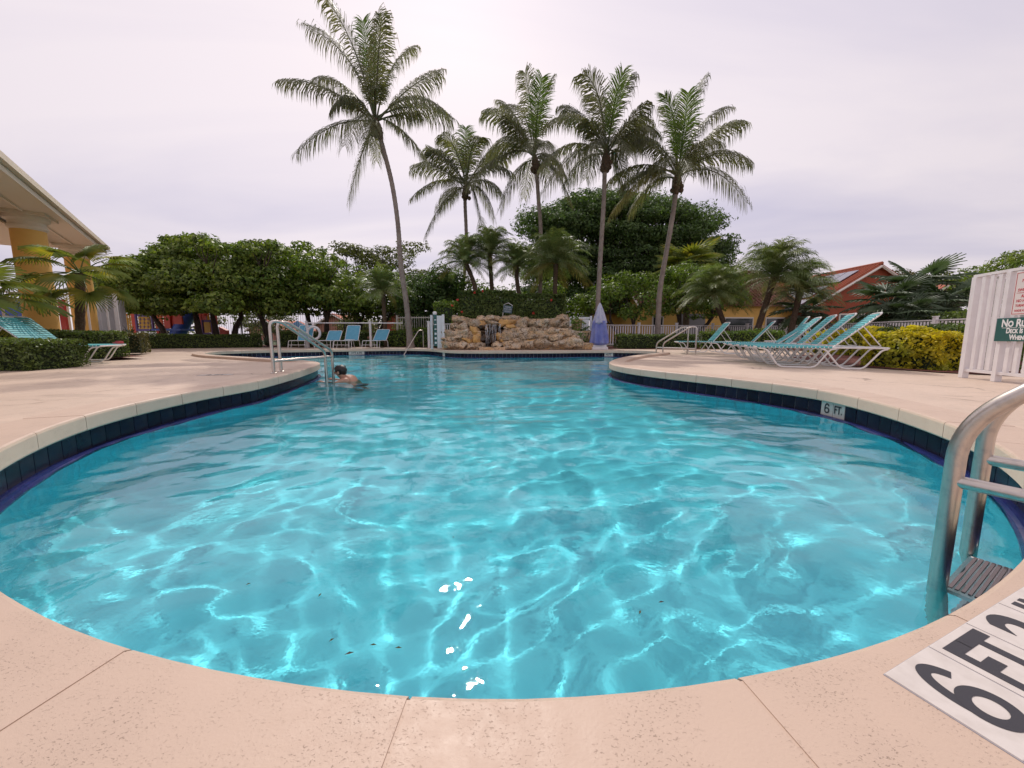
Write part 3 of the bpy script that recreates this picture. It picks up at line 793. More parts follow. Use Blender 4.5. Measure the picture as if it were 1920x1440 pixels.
coconut('coconut palm with a straight slim trunk beside the folded umbrella', (1137, 292),
        [(1134, 320), (1132, 380), (1127, 460), (1123, 530), (1120, 600), (1119, 645)],
        [(-118, 8, 55, .4, K), (-112, -38, 60, -1.0, K), (-75, -105, 32, .8, K), (-48, -130, 25, -.7, 'up'), (-15, -140, 12, 1.2, 'up'), (38, -150, 2, .3, 'up'), (12, -120, 6, -1.2, 'young'), (75, -75, 35, .5, K), (70, -20, 50, -1.2, K), (92, -60, 40, 1.8, K),
         (48, 62, 50, .4, 'down'), (-118, 72, 60, -.6, 'down'), (-50, 40, 40, -2.4, K), (15, 45, 50, -2.5, 'down'), (-60, 15, 40, 1.8, K)],
        18.6, 4, .125, .10, extra=4)
coconut('rightmost coconut palm, leaning right, with a long arching frond', (1270, 335),
        [(1268, 352), (1262, 400), (1250, 470), (1238, 540), (1234, 600), (1232, 650)],
        [(144, 36, 62, .5, K), (95, -5, 50, -1.6, K), (90, -140, 15, .5, 'up'), (30, -172, 5, -.3, 'up'), (-12, -150, 12, 1.0, 'up'), (-42, -135, 20, -.8, 'young'), (-15, -120, 8, -1.6, 'young'), (-75, -92, 38, .8, K), (-105, -45, 50, -1.0, K), (-112, -20, 45, 1.3, K), (-95, 5, 32, .2, K),
         (-128, 70, 55, -.6, 'dry'), (70, -75, 35, 1.6, K), (-20, 30, 55, -2.4, 'down'), (-70, 40, 45, 1.2, 'down'), (60, -60, 40, -2.2, K)],
        19.2, 5, .15, .11, extra=4)

# ------------------------------------------------------------------ trees
rg = random.Random(5)
G1 = 'round-headed trees behind the dark hedge on the left'
def skyl(pts): return lambda x: float(np.interp(x, [p[0] for p in pts], [p[1] for p in pts]))
top1 = skyl([(195, 530), (225, 492), (262, 478), (290, 470), (315, 452), (345, 446), (378, 443), (398, 456), (425, 464), (450, 458), (500, 456), (535, 466), (570, 461), (605, 470), (632, 484), (650, 500), (668, 540)])
def canopy(x0, x1, n, Y, ybot, seed, w=36, h=17):
    r_ = random.Random(seed)
    return pxblobs(fill_blobs(x0, x1, top1, lambda x: ybot, n, w, h, r_)+[(x0+(x1-x0)*((i*.38+.1) % 1), top1(x0+(x1-x0)*((i*.38+.1) % 1))+r_.uniform(-2, 9), r_.uniform(7, 16), r_.uniform(5, 9)) for i in range(14)], Y, 2.2, r_)
for (lab, x0, x1, n, Y, bx, stems, sd_) in (
        ('leftmost round-headed tree, beside the yellow columns, over the playground', 200, 330, 28, 22.0, 318, [(0, 0)], 21),
        ('round-headed tree with two dark leaning stems in front of the playground', 305, 420, 28, 21.0, 392, [(-.45, 0), (.35, .2)], 22),
        ('round-headed tree whose crooked low limbs cross the black fence', 400, 525, 28, 21.5, 470, [(-1.1, 0), (.9, .3)], 23),
        ('rightmost round-headed tree of the dark canopy, left of the chairs', 505, 655, 30, 22.5, 595, [(-.3, 0), (.5, .2)], 24)):
    b0 = pd(bx, 640, Y)
    tree(lab, (b0.x, b0.y, 0), canopy(x0, x1, n, Y, 584, sd_), leaf=.19, asp=.58, dens=72, m_='dark', seed=sd_, r0=.17, group=G1, stems=stems)
b0 = pd(672, 640, 31)
tree('open feathery tree standing behind the tall curved palm trunk', (b0.x, b0.y, 0), pxblobs(fill_blobs(600, 800, skyl([(600, 470), (660, 452), (690, 450), (740, 468), (780, 455), (800, 482)]), lambda x: 540, 26, 26, 9, rg), 31, 2.5, rg), leaf=.19, asp=.5, dens=42, m_='olive', seed=31, r0=.26)
b0 = pd(690, 640, 25)
tree('leafy tree filling the gap behind the twin-stemmed date palm', (b0.x, b0.y, 0), pxblobs(fill_blobs(640, 770, skyl([(640, 500), (690, 492), (730, 505), (770, 520)]), lambda x: 602, 26, 24, 15, rg), 25.5, 1.2, rg), leaf=.18, asp=.6, dens=50, m_='dark', seed=36, r0=.14, stems=[(-.4, 0), (.4, 0)])
b0 = pd(815, 640, 24)
tree('dense dark tree left of the waterfall hedge', (b0.x, b0.y, 0), pxblobs(fill_blobs(762, 862, skyl([(760, 520), (790, 498), (820, 492), (860, 510)]), lambda x: 618, 40, 24, 18, rg), 23.5, 1.3, rg), leaf=.15, asp=.6, dens=85, m_='deep', seed=32, r0=.16)
# the great dome behind the palms
top2 = skyl([(990, 440), (1010, 400), (1040, 372), (1085, 352), (1140, 350), (1200, 356), (1260, 372), (1310, 390), (1350, 425), (1372, 470)])
b0 = pd(1150, 640, 36)
dome = pxblobs(fill_blobs(1000, 1360, top2, lambda x: 600, 70, 46, 20, rg), 36, 3, rg)+pxblobs(fill_blobs(1005, 1356, top2, lambda x: top2(x)+60, 46, 34, 11, rg), 34, 2, rg)+pxblobs(fill_blobs(1005, 1356, lambda x: top2(x)+45, lambda x: 590, 60, 34, 12, rg), 33, 1, rg)
tree('huge dark domed shade tree behind the coconut palms', (b0.x, b0.y, 0), dome, leaf=.27, asp=.42, dens=30, m_='deep', seed=33, r0=.5, stems=[(-.8, 0), (.8, .3)])
b0 = pd(1180, 640, 22)
tree('glossy green bushy tree right of the folded umbrella', (b0.x, b0.y, 0), pxblobs(fill_blobs(1085, 1232, skyl([(1085, 545), (1115, 512), (1160, 498), (1200, 502), (1235, 530)]), lambda x: 604, 26, 20, 14, rg), 21.8, 1.4, rg), leaf=.15, asp=.6, dens=75, m_='mid', seed=34, r0=.11, stems=[(-.25, 0), (.25, .1)])
b0 = pd(1290, 640, 23)
tree('bright green broad tree behind the rightmost palm trunk', (b0.x, b0.y, 0), pxblobs(fill_blobs(1235, 1392, skyl([(1230, 520), (1260, 482), (1310, 468), (1350, 480), (1395, 520)]), lambda x: 592, 30, 21, 15, rg), 23.5, 1.4, rg), leaf=.15, asp=.6, dens=75, m_='bright', seed=35, r0=.13, stems=[(-.3, 0), (.2, .1)])
# hills of green beyond, right side
for lab, x0, x1, pts, yb, Y, n, lf, mm, dn, sd_ in (
        ('flat-topped dark tree on the skyline left of the sign panel', 1728, 1835, [(1728, 520), (1760, 500), (1800, 502), (1835, 515)], 560, 40, 18, .26, 'olive', 22, 41),
        ('large tree rising behind the white sign panel', 1800, 1935, [(1800, 520), (1840, 482), (1880, 470), (1935, 468)], 600, 27, 30, .2, 'dark', 40, 42),
        ('thin wispy tree behind the red house ridge', 1655, 1722, [(1655, 505), (1690, 497), (1722, 508)], 535, 50, 10, .3, 'brown', 9, 43),
        ('low leafy tree between the red house and the sign panel', 1725, 1830, [(1725, 560), (1770, 548), (1830, 535)], 612, 22, 18, .16, 'deep', 60, 44)):
    b0 = pd((x0+x1)/2, 640, Y)
    tree(lab, (b0.x, b0.y, 0), pxblobs(fill_blobs(x0, x1, skyl(pts), lambda x: yb, n, 20, 9, rg), Y, 2, rg), leaf=lf, asp=.55, dens=dn, m_=mm, seed=sd_, r0=.2)
for i, (lab, x0, x1, yt, Y, mm) in enumerate((('hazy olive tree seen under the canopy behind the black fence, left', 455, 545, 575, 42, 'olive'), ('pale tree between the two pink houses behind the black fence', 650, 700, 590, 46, 'olive'),
        ('olive tree behind the black fence right of the red wall', 755, 850, 580, 40, 'olive'), ('olive tree seen beneath the canopy behind the playground', 225, 420, 570, 40, 'olive'))):
    b0 = pd((x0+x1)/2, 640, Y)
    tree(lab, (b0.x, b0.y, 0), pxblobs(fill_blobs(x0, x1, lambda x: yt, lambda x: 628, 14, 20, 10, rg), Y, 2, rg), leaf=.25, asp=.55, dens=18, m_=mm, seed=50+i, r0=.15)
for i, (lab, x0, x1, yt, sd_) in enumerate((('leafy green bush behind the left date palms, over the clipped hedge', 868, 948, 524, 61), ('leafy green bush behind the right date palms, over the clipped hedge', 950, 1070, 528, 62))):
    b0 = pd((x0+x1)/2, 640, 22.5)
    tree(lab, (b0.x, b0.y, 0), pxblobs(fill_blobs(x0, x1, lambda x: yt, lambda x: 600, 20, 18, 15, rg), 22.5, .8, rg), leaf=.15, asp=.6, dens=60, m_='mid', seed=sd_, r0=.08, name='bush', cat='bush')
# bushes with yellow blooms left of the hedge behind the left umbrella post
# ------------------------------------------------------------------ date palms
GD = 'date palms growing behind the waterfall hedge'
date_palm('date palm at the left end of the group above the waterfall hedge', (872, 492), (893, 575), 20.4, 61, n=54, size=1.55, group=GD, lean=.2)
date_palm('tallest date palm above the waterfall, its crown against the sky', (918, 478), (925, 580), 21.2, 62, n=58, size=1.7, group=GD)
date_palm('slender date palm in the middle of the waterfall group', (968, 498), (982, 580), 20.6, 63, n=50, size=1.4, group=GD, lean=-.1)
date_palm('fullest date palm above the waterfall, with drooping yellow fronds', (1042, 495), (1040, 580), 20.0, 64, n=70, size=1.9, group=GD, dry=8)
date_palm('twin-stemmed date palm beside the tall curved palm trunk', (718, 545), (724, 645), 20.6, 65, n=54, size=1.5, dry=2)
GR = 'leaning date palms along the white fence'
date_palm('leaning date palm behind the far turquoise loungers', (1337, 552), (1372, 640), 20.5, 66, n=66, size=1.75, group=GR, r=.12)
date_palm('largest leaning date palm left of the red house', (1452, 520), (1412, 640), 19.5, 67, n=76, size=2.1, group=GR, r=.13, dry=6)
date_palm('date palm touching the red house roof, right of its larger neighbour', (1500, 548), (1478, 640), 19.0, 68, n=54, size=1.6, group=GR, r=.12, dry=7)
# ------------------------------------------------------------------ fan palms
SP1 = [(200, 28, .85), (165, 50, .7), (20, 35, .9), (-15, 8, 1.05), (-60, -8, 1.0), (-120, -12, 1.1), (215, -5, .95), (250, 20, .9), (-85, 40, .8), (60, 30, .8), (120, 15, .9), (-35, -35, .95), (-100, -42, .9), (190, -30, .95), (10, -25, 1.0), (90, 70, .6)]
fan_palm('fan palm with a bare trunk and yellowing leaves in front of the yellow columns', (150, 512), (147, 650), 11.2, 71, 16, .64, .10, spec=SP1, droop=.42)
SP2 = [(0, 32, .8), (-30, 5, .95), (20, 8, .9), (-60, 30, .8), (-75, -20, .9), (10, -30, .9), (-15, 55, .7), (60, 20, .8), (-110, 10, .9), (140, 20, .8), (200, 30, .7)]
fan_palm('pale-leaved fan palm at the left edge of the photo above the loungers', (-62, 566), (-66, 680), 8.2, 72, 11, .78, .12, spec=SP2, droop=.30)
b0 = pd(1290, 520, 27)
fan_palm('spiky yellow-green fan palm rising behind the bright tree', (1290, 505), (1285, 640), 27.5, 73, 34, 1.5, .2, mat_='fan', nseg=22, droop=.12)
GF = 'dark fan palms behind the white fence'
for i, (cx_, cy_, Y_, R_, lab) in enumerate(((1668, 575, 17.5, 1.0, 'dark fan palm in front of the red gable, nearest the loungers'), (1722, 545, 18.5, 1.15, 'tallest dark fan palm, right of the red gable'), (1772, 580, 17.0, 1.0, 'dark fan palm left of the white sign panel'), (1700, 598, 16.2, .8, 'low dark fan palm just over the white fence rail'), (1570, 640, 17, .6, 'small dark fan palm under the white fence behind the loungers'))):
    if i == 4: continue
    fan_palm(lab, (cx_, cy_), (cx_, 640), Y_, 80+i, 20, R_, .1, mat_='fan_dark', nseg=20, group=GF, droop=.2)
fan_palm('dark fan palm at the foot of the date palms by the red house', (1508, 588), (1508, 640), 19.8, 88, 16, .9, .1, mat_='fan_dark', nseg=20, group=GF, droop=.2)

# ------------------------------------------------------------------ hedges and plants
hedge('clipped hedge in the left foreground, beside the pool deck', -14.0, 5.75, -8.05, 6.35, 1.15, .53, leaf=.05, dens=1900, seed=101, m_='hedge', z=0)
hedge('clipped hedge behind the left lounger, at the foot of the fan palm', -15.5, 9.7, -10.6, 9.75, 1.0, .72, leaf=.055, dens=1300, seed=102, m_='hedge', z=0)
hedge('brownish half-bare shrub between the clipped hedge and the long dark hedge', -13.6, 12.6, -12.6, 13.2, .9, .70, leaf=.06, dens=700, seed=103, m_='brown', z=0, name='shrub', cat='shrub', rough=.08)
hedge('long low dark hedge behind the left deck, below the round-headed trees', -18.0, 16.6, -12.9, 19.9, .9, .66, leaf=.07, dens=800, seed=104, m_='hedge', z=0)
hedge('low dark hedge behind the four blue chairs', -12.6, 20.7, -7.9, 20.9, .8, .80, leaf=.08, dens=600, seed=105, m_='hedge', z=0, rough=.09)
hedge('low green bushes between the blue chairs and the curved palm trunk', -7.6, 20.7, -5.6, 20.5, .9, .85, leaf=.10, dens=350, seed=106, m_='mid', z=0, name='bush', cat='bush', rough=.1)
hedge('green bushes behind the white sign post by the centre handrail', -5.3, 20.2, -3.8, 19.6, .9, 1.0, leaf=.10, dens=350, seed=107, m_='mid', z=0, name='bush', cat='bush', rough=.1)
hh = [('tall clipped hedge over the left half of the waterfall, spotted with red flowers', 858, 962, 544, 19.2, 108), ('tall clipped hedge over the right half of the waterfall, one red flower near its middle', 962, 1062, 550, 19.0, 109)]
for lab, xa, xb, yt, Y, sd_ in hh:
    a_, b_ = pd(xa, yt, Y), pd(xb, yt, Y); h_ = a_.z
    hedge(lab, a_.x, Y, b_.x, Y, 1.3, h_, leaf=.10, dens=850, seed=sd_, m_='hedge', z=0, rough=.07)
for i, (x, y) in enumerate([(858, 562), (848, 573), (866, 585), (1034, 563), (1000, 587), (905, 546), (890, 549)]):
    p = pd(x, y, 19.0 if x < 962 else 18.85); rgf = np.random.default_rng(200+i)
    P, u = blob_points((0, 0, 0), (.05, .05, .05), 22, rgf); v, f = leaf_cloud(P, u, .07, .7, rgf)
    o = link('flower_cluster', new_mesh('flower_cluster', v, f, LF['flower']), None, p)
    par = [q for q in bpy.data.objects if q.name.startswith('hedge') and q.get('label', '').startswith('tall clipped hedge over the '+('left' if x < 962 else 'right'))][0]
    o.parent = par; o.location = Vector(p)-par.location; o.rotation_euler = (0, 0, 0)
hedge('leafy shrub at the left end of the waterfall, with red blossoms beside it', -3.9, 19.3, -2.8, 19.2, 1.0, 2.3, leaf=.11, dens=260, seed=110, m_='mid', z=0, name='shrub', cat='shrub', rough=.12)
vb = pxblobs([(1085, 612, 12, 14), (1092, 632, 12, 12), (1078, 600, 8, 8), (1100, 622, 9, 14), (1108, 640, 8, 8)], 17.0, .15, rg)
t = thing('vine_bush', 'rambling green vine between the waterfall rocks and the folded umbrella', 'bush', (3.2, 17.0, 0)); link('foliage', crown_mesh('foliage', [((c[0]-3.2, c[1]-17, c[2]), r) for c, r in vb], .09, .6, 260, LF['mid'], 111), t)
hedge('low green hedge in front of the picket fence, right of the umbrella', 4.9, 17.6, 8.6, 17.8, .9, .66, leaf=.08, dens=520, seed=112, m_='hedge', z=0)
hedge('low green bushes between the right handrail and the far loungers', 8.6, 17.9, 10.6, 15.4, .9, .8, leaf=.08, dens=480, seed=113, m_='mid', z=0, name='bush', cat='bush', rough=.09)
hedge('yellow-green croton bushes seen through the lounger backs', 11.0, 14.6, 9.4, 9.9, 1.0, .75, leaf=.10, dens=430, seed=114, m_='yellow', z=0, name='bush', cat='bush', rough=.1)
t = hedge('bright yellow clipped shrub between the loungers and the white sign panel', 6.98, 6.25, 6.72, 7.45, .95, .65, leaf=.075, dens=1500, seed=115, m_='yellow', z=0, name='shrub', cat='shrub', rough=.10)
hedge('tall dark green hedge behind the yellow shrub, along the white fence', 7.75, 6.5, 8.2, 8.8, .8, .76, leaf=.07, dens=900, seed=116, m_='hedge', z=0)
hedge('long dark hedge inside the white fence on the right', 9.4, 6.6, 14.6, 12.0, .8, .72, leaf=.08, dens=420, seed=117, m_='hedge', z=0)
hedge('dark bushes outside the white fence below the red house', 15.8, 13.6, 17.6, 21.5, 1.3, 1.35, leaf=.11, dens=170, seed=118, m_='hedge', z=0, name='bush', cat='bush', rough=.12)
# bromeliad-like spiky plants among the tree feet
for i, (x, y, Y) in enumerate([(582, 632, 20.6), (498, 640, 20), (243, 622, 17.6)]):
    p = pd(x, y, Y); r2 = random.Random(i+300); mb = MB()
    for k in range(26):
        a = r2.uniform(0, 6.28); el = r2.uniform(.3, 1.4); d = Vector((math.cos(a)*math.cos(el), math.sin(a)*math.cos(el), math.sin(el))); s = Vector((-math.sin(a), math.cos(a), 0))*.025
        L_ = r2.uniform(.4, .75); q = d*L_*.6; e2 = d*L_+Vector((0, 0, -.12)); mb.add([-s, s, q+s, q-s, e2], [(0, 1, 2, 3), (3, 2, 4)])
    o = mb.obj('spiky_plant', LF['fan_dark'], loc=(p.x, p.y, max(.1, p.z-.25)))
    tag(o, ['spiky dark bromeliad by the tree foot behind the leftmost blue chair', 'spiky plant on the mulch between two canopy trees', 'spiky plant against the white board wall beside the playground'][i], 'plant')
# ------------------------------------------------------------------ buildings
M['stucco_yellow'] = mat('yellow_stucco', (.72, .43, .12), .85, noise=(2, (.66, .39, .105), .4, .7), bump=(60, .3, .005))
M['stucco_red'] = mat('red_stucco', (.33, .085, .045), .9, noise=(1.5, (.29, .075, .04), .4, .7), bump=(30, .3, .01))
M['stucco_pink'] = mat('pink_stucco', (.50, .24, .18), .9)
M['beige_trim'] = mat('beige_trim', (.72, .62, .47), .6, noise=(3, (.66, .56, .43), .4, .7))
M['soffit'] = mat('soffit_stucco', (.80, .70, .56), .85, bump=(40, .3, .005))
M['rooftile'] = mat('terracotta_tile', (.42, .10, .045), .75, noise=[(3, (.34, .085, .04), .4, .7), (25, (.50, .17, .09), .55, .8)], objrand=.15)
M['rooftile_dark'] = mat('weathered_tile', (.22, .09, .065), .8, noise=(3, (.17, .07, .05), .4, .7))
M['glass_dark'] = mat('window_glass', (.03, .035, .04), .08, spec=.8)
M['solar'] = mat('solar_panel', (.20, .19, .24), .12, spec=.9, noise=(4, (.16, .16, .21), .4, .7))
M['trim_white'] = mat('trim_white', (.72, .66, .60), .5)
M['gravelgrey'] = mat('garage_grey', (.20, .19, .19), .6)

# clubhouse portico: yellow columns, beam, deep eave
cA, cB = (-15.1, 12.2), (-17.9, 16.0)
club = thing('clubhouse', 'yellow clubhouse portico with round columns and deep beige eaves at the left edge', 'building', (-16, 13, 0))
def cl(p): return (p[0]+16, p[1]-13, p[2] if len(p) > 2 else 0)
pA = pd(76, 430, 12.2); pB = pd(158, 480, 16.4)
capz = pA.z-.05
for (xx, yy) in ((pd(78, 600, 12.2).x, 12.2), (pd(160, 600, 16.4).x, 16.4), (-12.1, 8.0)):
    mb = MB(); mb.lathe([(.41, 0), (.41, .18), (.37, .2), (.37, capz-.0)], 28, cl((xx, yy))); mb.obj('column', M['stucco_yellow'], club, smooth=True)
    mb = MB(); mb.lathe([(.375, 0), (.42, .05), (.42, .12), (.39, .14), (.39, .24), (.48, .30), (.48, .40)], 28, cl((xx, yy, capz))); mb.box(cl((xx, yy, capz+.47)), (1.05, 1.05, .14), .6); mb.obj('capital', M['beige_trim'], club)
dxy = Vector((pd(158, 600, 16.4).x-pd(76, 600, 12.2).x, 4.2)).normalized(); nxy = Vector((-dxy.y, dxy.x))   # nxy points away from the pool (left)
if nxy.x > 0: nxy = -nxy
# eave line through two surveyed points of the gutter
eE = pd(197, 462, 17.6); eS = pd(0, 303, 9.0); ez = (eE.z+eS.z)/2
ed = Vector((eE.x-eS.x, eE.y-eS.y)).normalized(); en = Vector((-ed.y, ed.x)); 
if en.x > 0: en = -en
s0 = Vector((eS.x, eS.y))-ed*5.5; s1 = Vector((eE.x, eE.y))
def slab(name, m_, a, b, n0, n1, z0, z1, z0b=None, z1b=None):
    """a prism along a->b from offset n0 to n1 (away from the pool), z at n0 and at n1"""
    z0b = z0 if z0b is None else z0b; z1b = z1 if z1b is None else z1b
    P = []
    for q in (a, b):
        for (nn, zz_) in ((n0, z0), (n0, z1), (n1, z1b), (n1, z0b)):
            r = q+en*nn; P.append(cl((r.x, r.y, zz_)))
    f = [(0, 1, 2, 3), (7, 6, 5, 4), (0, 4, 5, 1), (1, 5, 6, 2), (2, 6, 7, 3), (3, 7, 4, 0)]
    mb = MB(); mb.add(P, f); o = mb.obj(name, m_, club); return o
slab('gutter', M['beige_trim'], s0, s1+ed*.05, -.14, 0, ez-.10, ez+.05)
slab('fascia', M['beige_trim'], s0, s1, .002, .05, ez-.22, ez+.02)
slab('fascia_lip', M['soffit'], s0, s1, -.03, .0015, ez-.26, ez-.13)
slab('soffit', M['soffit'], s0, s1, .052, 3.2, ez-.20, ez-.17, ez-.20, ez-.17)
slab('beam', M['beige_trim'], s0+ed*.0, s1-ed*1.2, .75, 1.35, capz+.545, ez-.203)
slab('beam_molding', M['soffit'], s0+ed*.0, s1-ed*1.15, .70, .748, capz+.75, ez-.24)
slab('wall', M['soffit'], s0, s1-ed*3, 5.0, 5.2, 2.6, ez-.2)
slab('inner_ceiling', M['soffit'], s0, s1-ed*1.2, 1.36, 6.0, ez-.45, ez-.40)
rt = slab('roof', M['rooftile'], s0, s1+ed*.03, -.10, 6.0, ez+.052, ez+.10, ez+.85, ez+.91)
mb = MB(); nrow = 40; Lr_ = (s1-s0).length
for i in range(nrow):
    q = s0+ed*(Lr_*(i+.5)/nrow); a_ = q+en*(-.02); b_ = q+en*6.0
    mb.tube([cl((a_.x, a_.y, ez+.06)), cl((b_.x, b_.y, ez+.93))], [.09, .09], 7)
mb.obj('roof_tile_rows', M['rooftile'], club)['kind'] = 'stuff'
# far gable rake end tiles
# white board wall beside the playground
t = thing('board_wall', 'grey-white vertical board wall between the fan palm and the playground', 'wall', (-17.2, 16.6, 0))
pa, pb = pd(181, 600, 16.8), pd(236, 600, 19.5)
for i in range(9):
    u = (i+.5)/9; w_ = math.hypot(pb.x-pa.x, pb.y-pa.y)/9
    mb = MB(); mb.box((0, 0, 1.15), (w_*.96, .05, 2.3)); 
    link('board', mb.mesh('board', M['white_vinyl']), t, (pa.x+(pb.x-pa.x)*u+17.2, pa.y+(pb.y-pa.y)*u-16.6+.01*(i % 2), 0), (0, 0, math.atan2(pb.y-pa.y, pb.x-pa.x)))
def gable_house(name, label, c, ux, L_, Wd, hw, hr, wallm, roofm, over=.35, loc=None, tiles=True):
    """ridge along ux; c = middle of the footprint"""
    t = thing(name, label, 'house', (c[0], c[1], 0), math.atan2(ux[1], ux[0]))
    mb = MB(); x, y = L_/2, Wd/2
    v = [(-x, -y, -.1), (x, -y, -.1), (x, y, -.1), (-x, y, -.1), (-x, -y, hw), (x, -y, hw), (x, y, hw), (-x, y, hw), (-x, 0, hr), (x, 0, hr)]
    mb.add(v, [(0, 1, 5, 4), (2, 3, 7, 6), (1, 2, 6, 9, 5), (3, 0, 4, 8, 7)]); mb.obj('wall', wallm, t)
    sl = (hr-hw)/y; th = .14
    mb = MB(); xo, yo = x+over, y+over
    for s in (-1, 1):
        a = [(-xo, s*yo, hw-over*sl+.01), (xo, s*yo, hw-over*sl+.01), (xo, 0, hr+.01), (-xo, 0, hr+.01)]
        b = [(p[0], p[1], p[2]+th) for p in a]
        mb.add(a+b, [(0, 1, 2, 3), (4, 5, 6, 7), (0, 1, 5, 4), (0, 3, 7, 4), (1, 2, 6, 5)])
    mb.obj('roof', roofm, t)
    mb = MB()
    for s in (-1, 1):
        for e_ in (-1, 1):
            mb.tube([(e_*(xo+.03), s*yo, hw-over*sl-.02), (e_*(xo+.03), 0, hr-.02)], .09, 4)
    mb.obj('rake_board', M['trim_white'], t)
    if tiles:
        n = int(2*xo/.32); mb = MB()
        for s in (-1, 1):
            for i in range(n):
                xx = -xo+.16+i*.32
                mb.tube([(xx, s*(yo+.03), hw-over*sl+th+.02), (xx, s*.02, hr+th+.03)], .085, 5)
        mb.tube([(-xo, 0, hr+th+.05), (xo, 0, hr+th+.05)], .13, 6)
        mb.obj('roof_tile_rows', roofm, t)['kind'] = 'stuff'
    return t
# red house on the right (gable towards the pool)
pk, le = pd(1650, 499, 29), pd(1546, 569, 28)
hwid = (pk.x-le.x)*2
red = gable_house('red_house', 'red stucco house with a terracotta roof and solar panels behind the white fence', (pk.x, 34.5), (0, 1), 10.6, hwid*.98, le.z, pk.z, M['stucco_red'], M['rooftile'])
# window on gable, solar panels on the left slope (local x = +Y world, local y = -X world)
mb = MB(); mb.box((-5.33, hwid*.13, 1.5), (.06, 2.6, 1.5)); f_ = mb.obj('window_frame', M['trim_white'], red)
mb = MB(); mb.box((-5.37, hwid*.13, 1.5), (.04, 2.35, 1.28)); link('pane', mb.mesh('pane', M['glass_dark']), f_)
sl = (pk.z-le.z)/(hwid*.49); ang_ = math.atan(sl)
for r_ in range(3):
    for c_ in range(5):
        if r_ == 2 and c_ > 2: continue
        yy = 1.5+r_*1.75; xx = -4.2+c_*1.1+(.5 if r_ == 1 else 0)
        Mx = Matrix.Rotation(-ang_, 3, 'X')
        mb = MB(); mb.box((xx, yy, pk.z-yy*sl+.34), (1.02, 1.65, .05), M=Mx); mb.obj('solar_panel', M['solar'], red)
pk2 = pd(1450, 492, 33)
yel = gable_house('yellow_house', 'yellow stucco house behind the trees and the picket fence on the right', (15.9, 35), (1, .08), 12.6, 9, 3.1, 6.1, M['stucco_yellow'], M['rooftile_dark'])
for xx, w_, h_, nm, mm in ((-5.0, .9, 1.4, 'window_frame', 'trim_white'), (1.6, 2.4, 1.3, 'window_frame', 'trim_white'), (4.6, 1.6, 1.3, 'window_frame', 'trim_white')):
    mb = MB(); mb.box((xx, -4.53, 1.4), (w_, .07, h_)); f_ = mb.obj(nm, M[mm], yel)
    mb = MB(); mb.box((xx, -4.58, 1.4), (w_-.2, .05, h_-.2)); link('pane', mb.mesh('pane', M['glass_dark']), f_)
mb = MB(); mb.box((-2.3, -4.56, 1.15), (2.2, .08, 2.3)); mb.obj('garage_door', M['gravelgrey'], yel)
gable_house('yellow_annex', 'small yellow house seen between the umbrella and the bushy trees', (10.4, 37), (1, 0), 5, 5, 2.6, 3.7, M['stucco_yellow'], M['rooftile_dark'], tiles=False)
for lab, x0, x1, yt, Y, rf, wm_ in (('pink gabled house seen behind the black fence, above the second blue chair', 590, 660, 590, 48, 'rooftile', 'stucco_pink'),
        ('pink house behind the black fence, left of the blue umbrella', 465, 530, 600, 50, 'rooftile', 'stucco_pink'), ('house with a red wall just left of the tall curved palm trunk', 722, 762, 586, 44, 'rooftile', 'stucco_red'),
        ('house with a pale roof end glimpsed left of the waterfall', 838, 858, 596, 46, 'rooftile_dark', 'stucco_pink'), ('orange-roofed house glimpsed behind the sign panel', 1742, 1800, 536, 30, 'rooftile', 'stucco_red')):
    a_, b_ = pd(x0, yt, Y), pd(x1, yt, Y); wd = b_.x-a_.x; hr = a_.z
    gable_house('far_house', lab, ((a_.x+b_.x)/2, Y+4), (0, 1), 8, wd, max(1.2, hr-wd*.28), hr, M[wm_], M[rf], tiles=False)

# ------------------------------------------------------------------ fences
def picket_fence(name, label, pts, h, sp, pr, m_, post_every=2.4, post=.055, rails=(.12, .96), shape='box', zb=0.0, cap=True, group=None):
    t = thing(name, label, 'fence', (pts[0][0], pts[0][1], zb), 0, group)
    o0 = Vector(pts[0]); me = MB()
    if shape == 'box': me.box((0, 0, h*.5), (pr[0], pr[1], h*.84))
    else: me.tube([(0, 0, .08), (0, 0, h)], pr[0]/2, 6)
    pm = me.mesh('picket', m_)
    pb_ = MB(); pb_.box((0, 0, (h+.06)/2), (post*2, post*2, h+.06))
    if cap: pb_.box((0, 0, h+.08), (post*2.5, post*2.5, .035))
    pom = pb_.mesh('post', m_); n = 0
    for a, b in zip(pts[:-1], pts[1:]):
        A, B_ = Vector(a), Vector(b); L_ = (B_-A).length; d = (B_-A)/L_; rz = math.atan2(d.y, d.x); k = int(L_/sp)
        np_ = max(1, round(L_/post_every))
        for i in range(np_+1):
            q = A+d*L_*i/np_-o0; link('post', pom, t, (q.x, q.y, 0), (0, 0, rz))
        for z_ in rails:
            for i in range(np_):
                c = A+d*L_*(i+.5)/np_-o0; mb = MB(); mb.box((c.x, c.y, h*z_), (L_/np_-post*2-.004, .045, .04), rz); mb.obj('rail', m_, t)
        for i in range(k):
            q = A+d*(i+.5)*L_/k-o0
            if any((q-(A+d*L_*j/np_-o0)).length < post+pr[0]*.6 for j in range(np_+1)): continue
            link('picket', pm, t, (q.x, q.y, 0), (0, 0, rz)); n += 1
    return t
picket_fence('picket_fence', 'white picket fence running behind the loungers on the right side', [(15.2, 11.3), (15.9, 22.6)], 1.2, .125, (.05, .03), M['white_vinyl'], 2.6)
picket_fence('picket_fence', 'white picket fence between the folded umbrella and the far loungers', [(4.6, 20.4), (15.7, 22.7)], 1.2, .14, (.05, .03), M['white_vinyl'], 2.4)
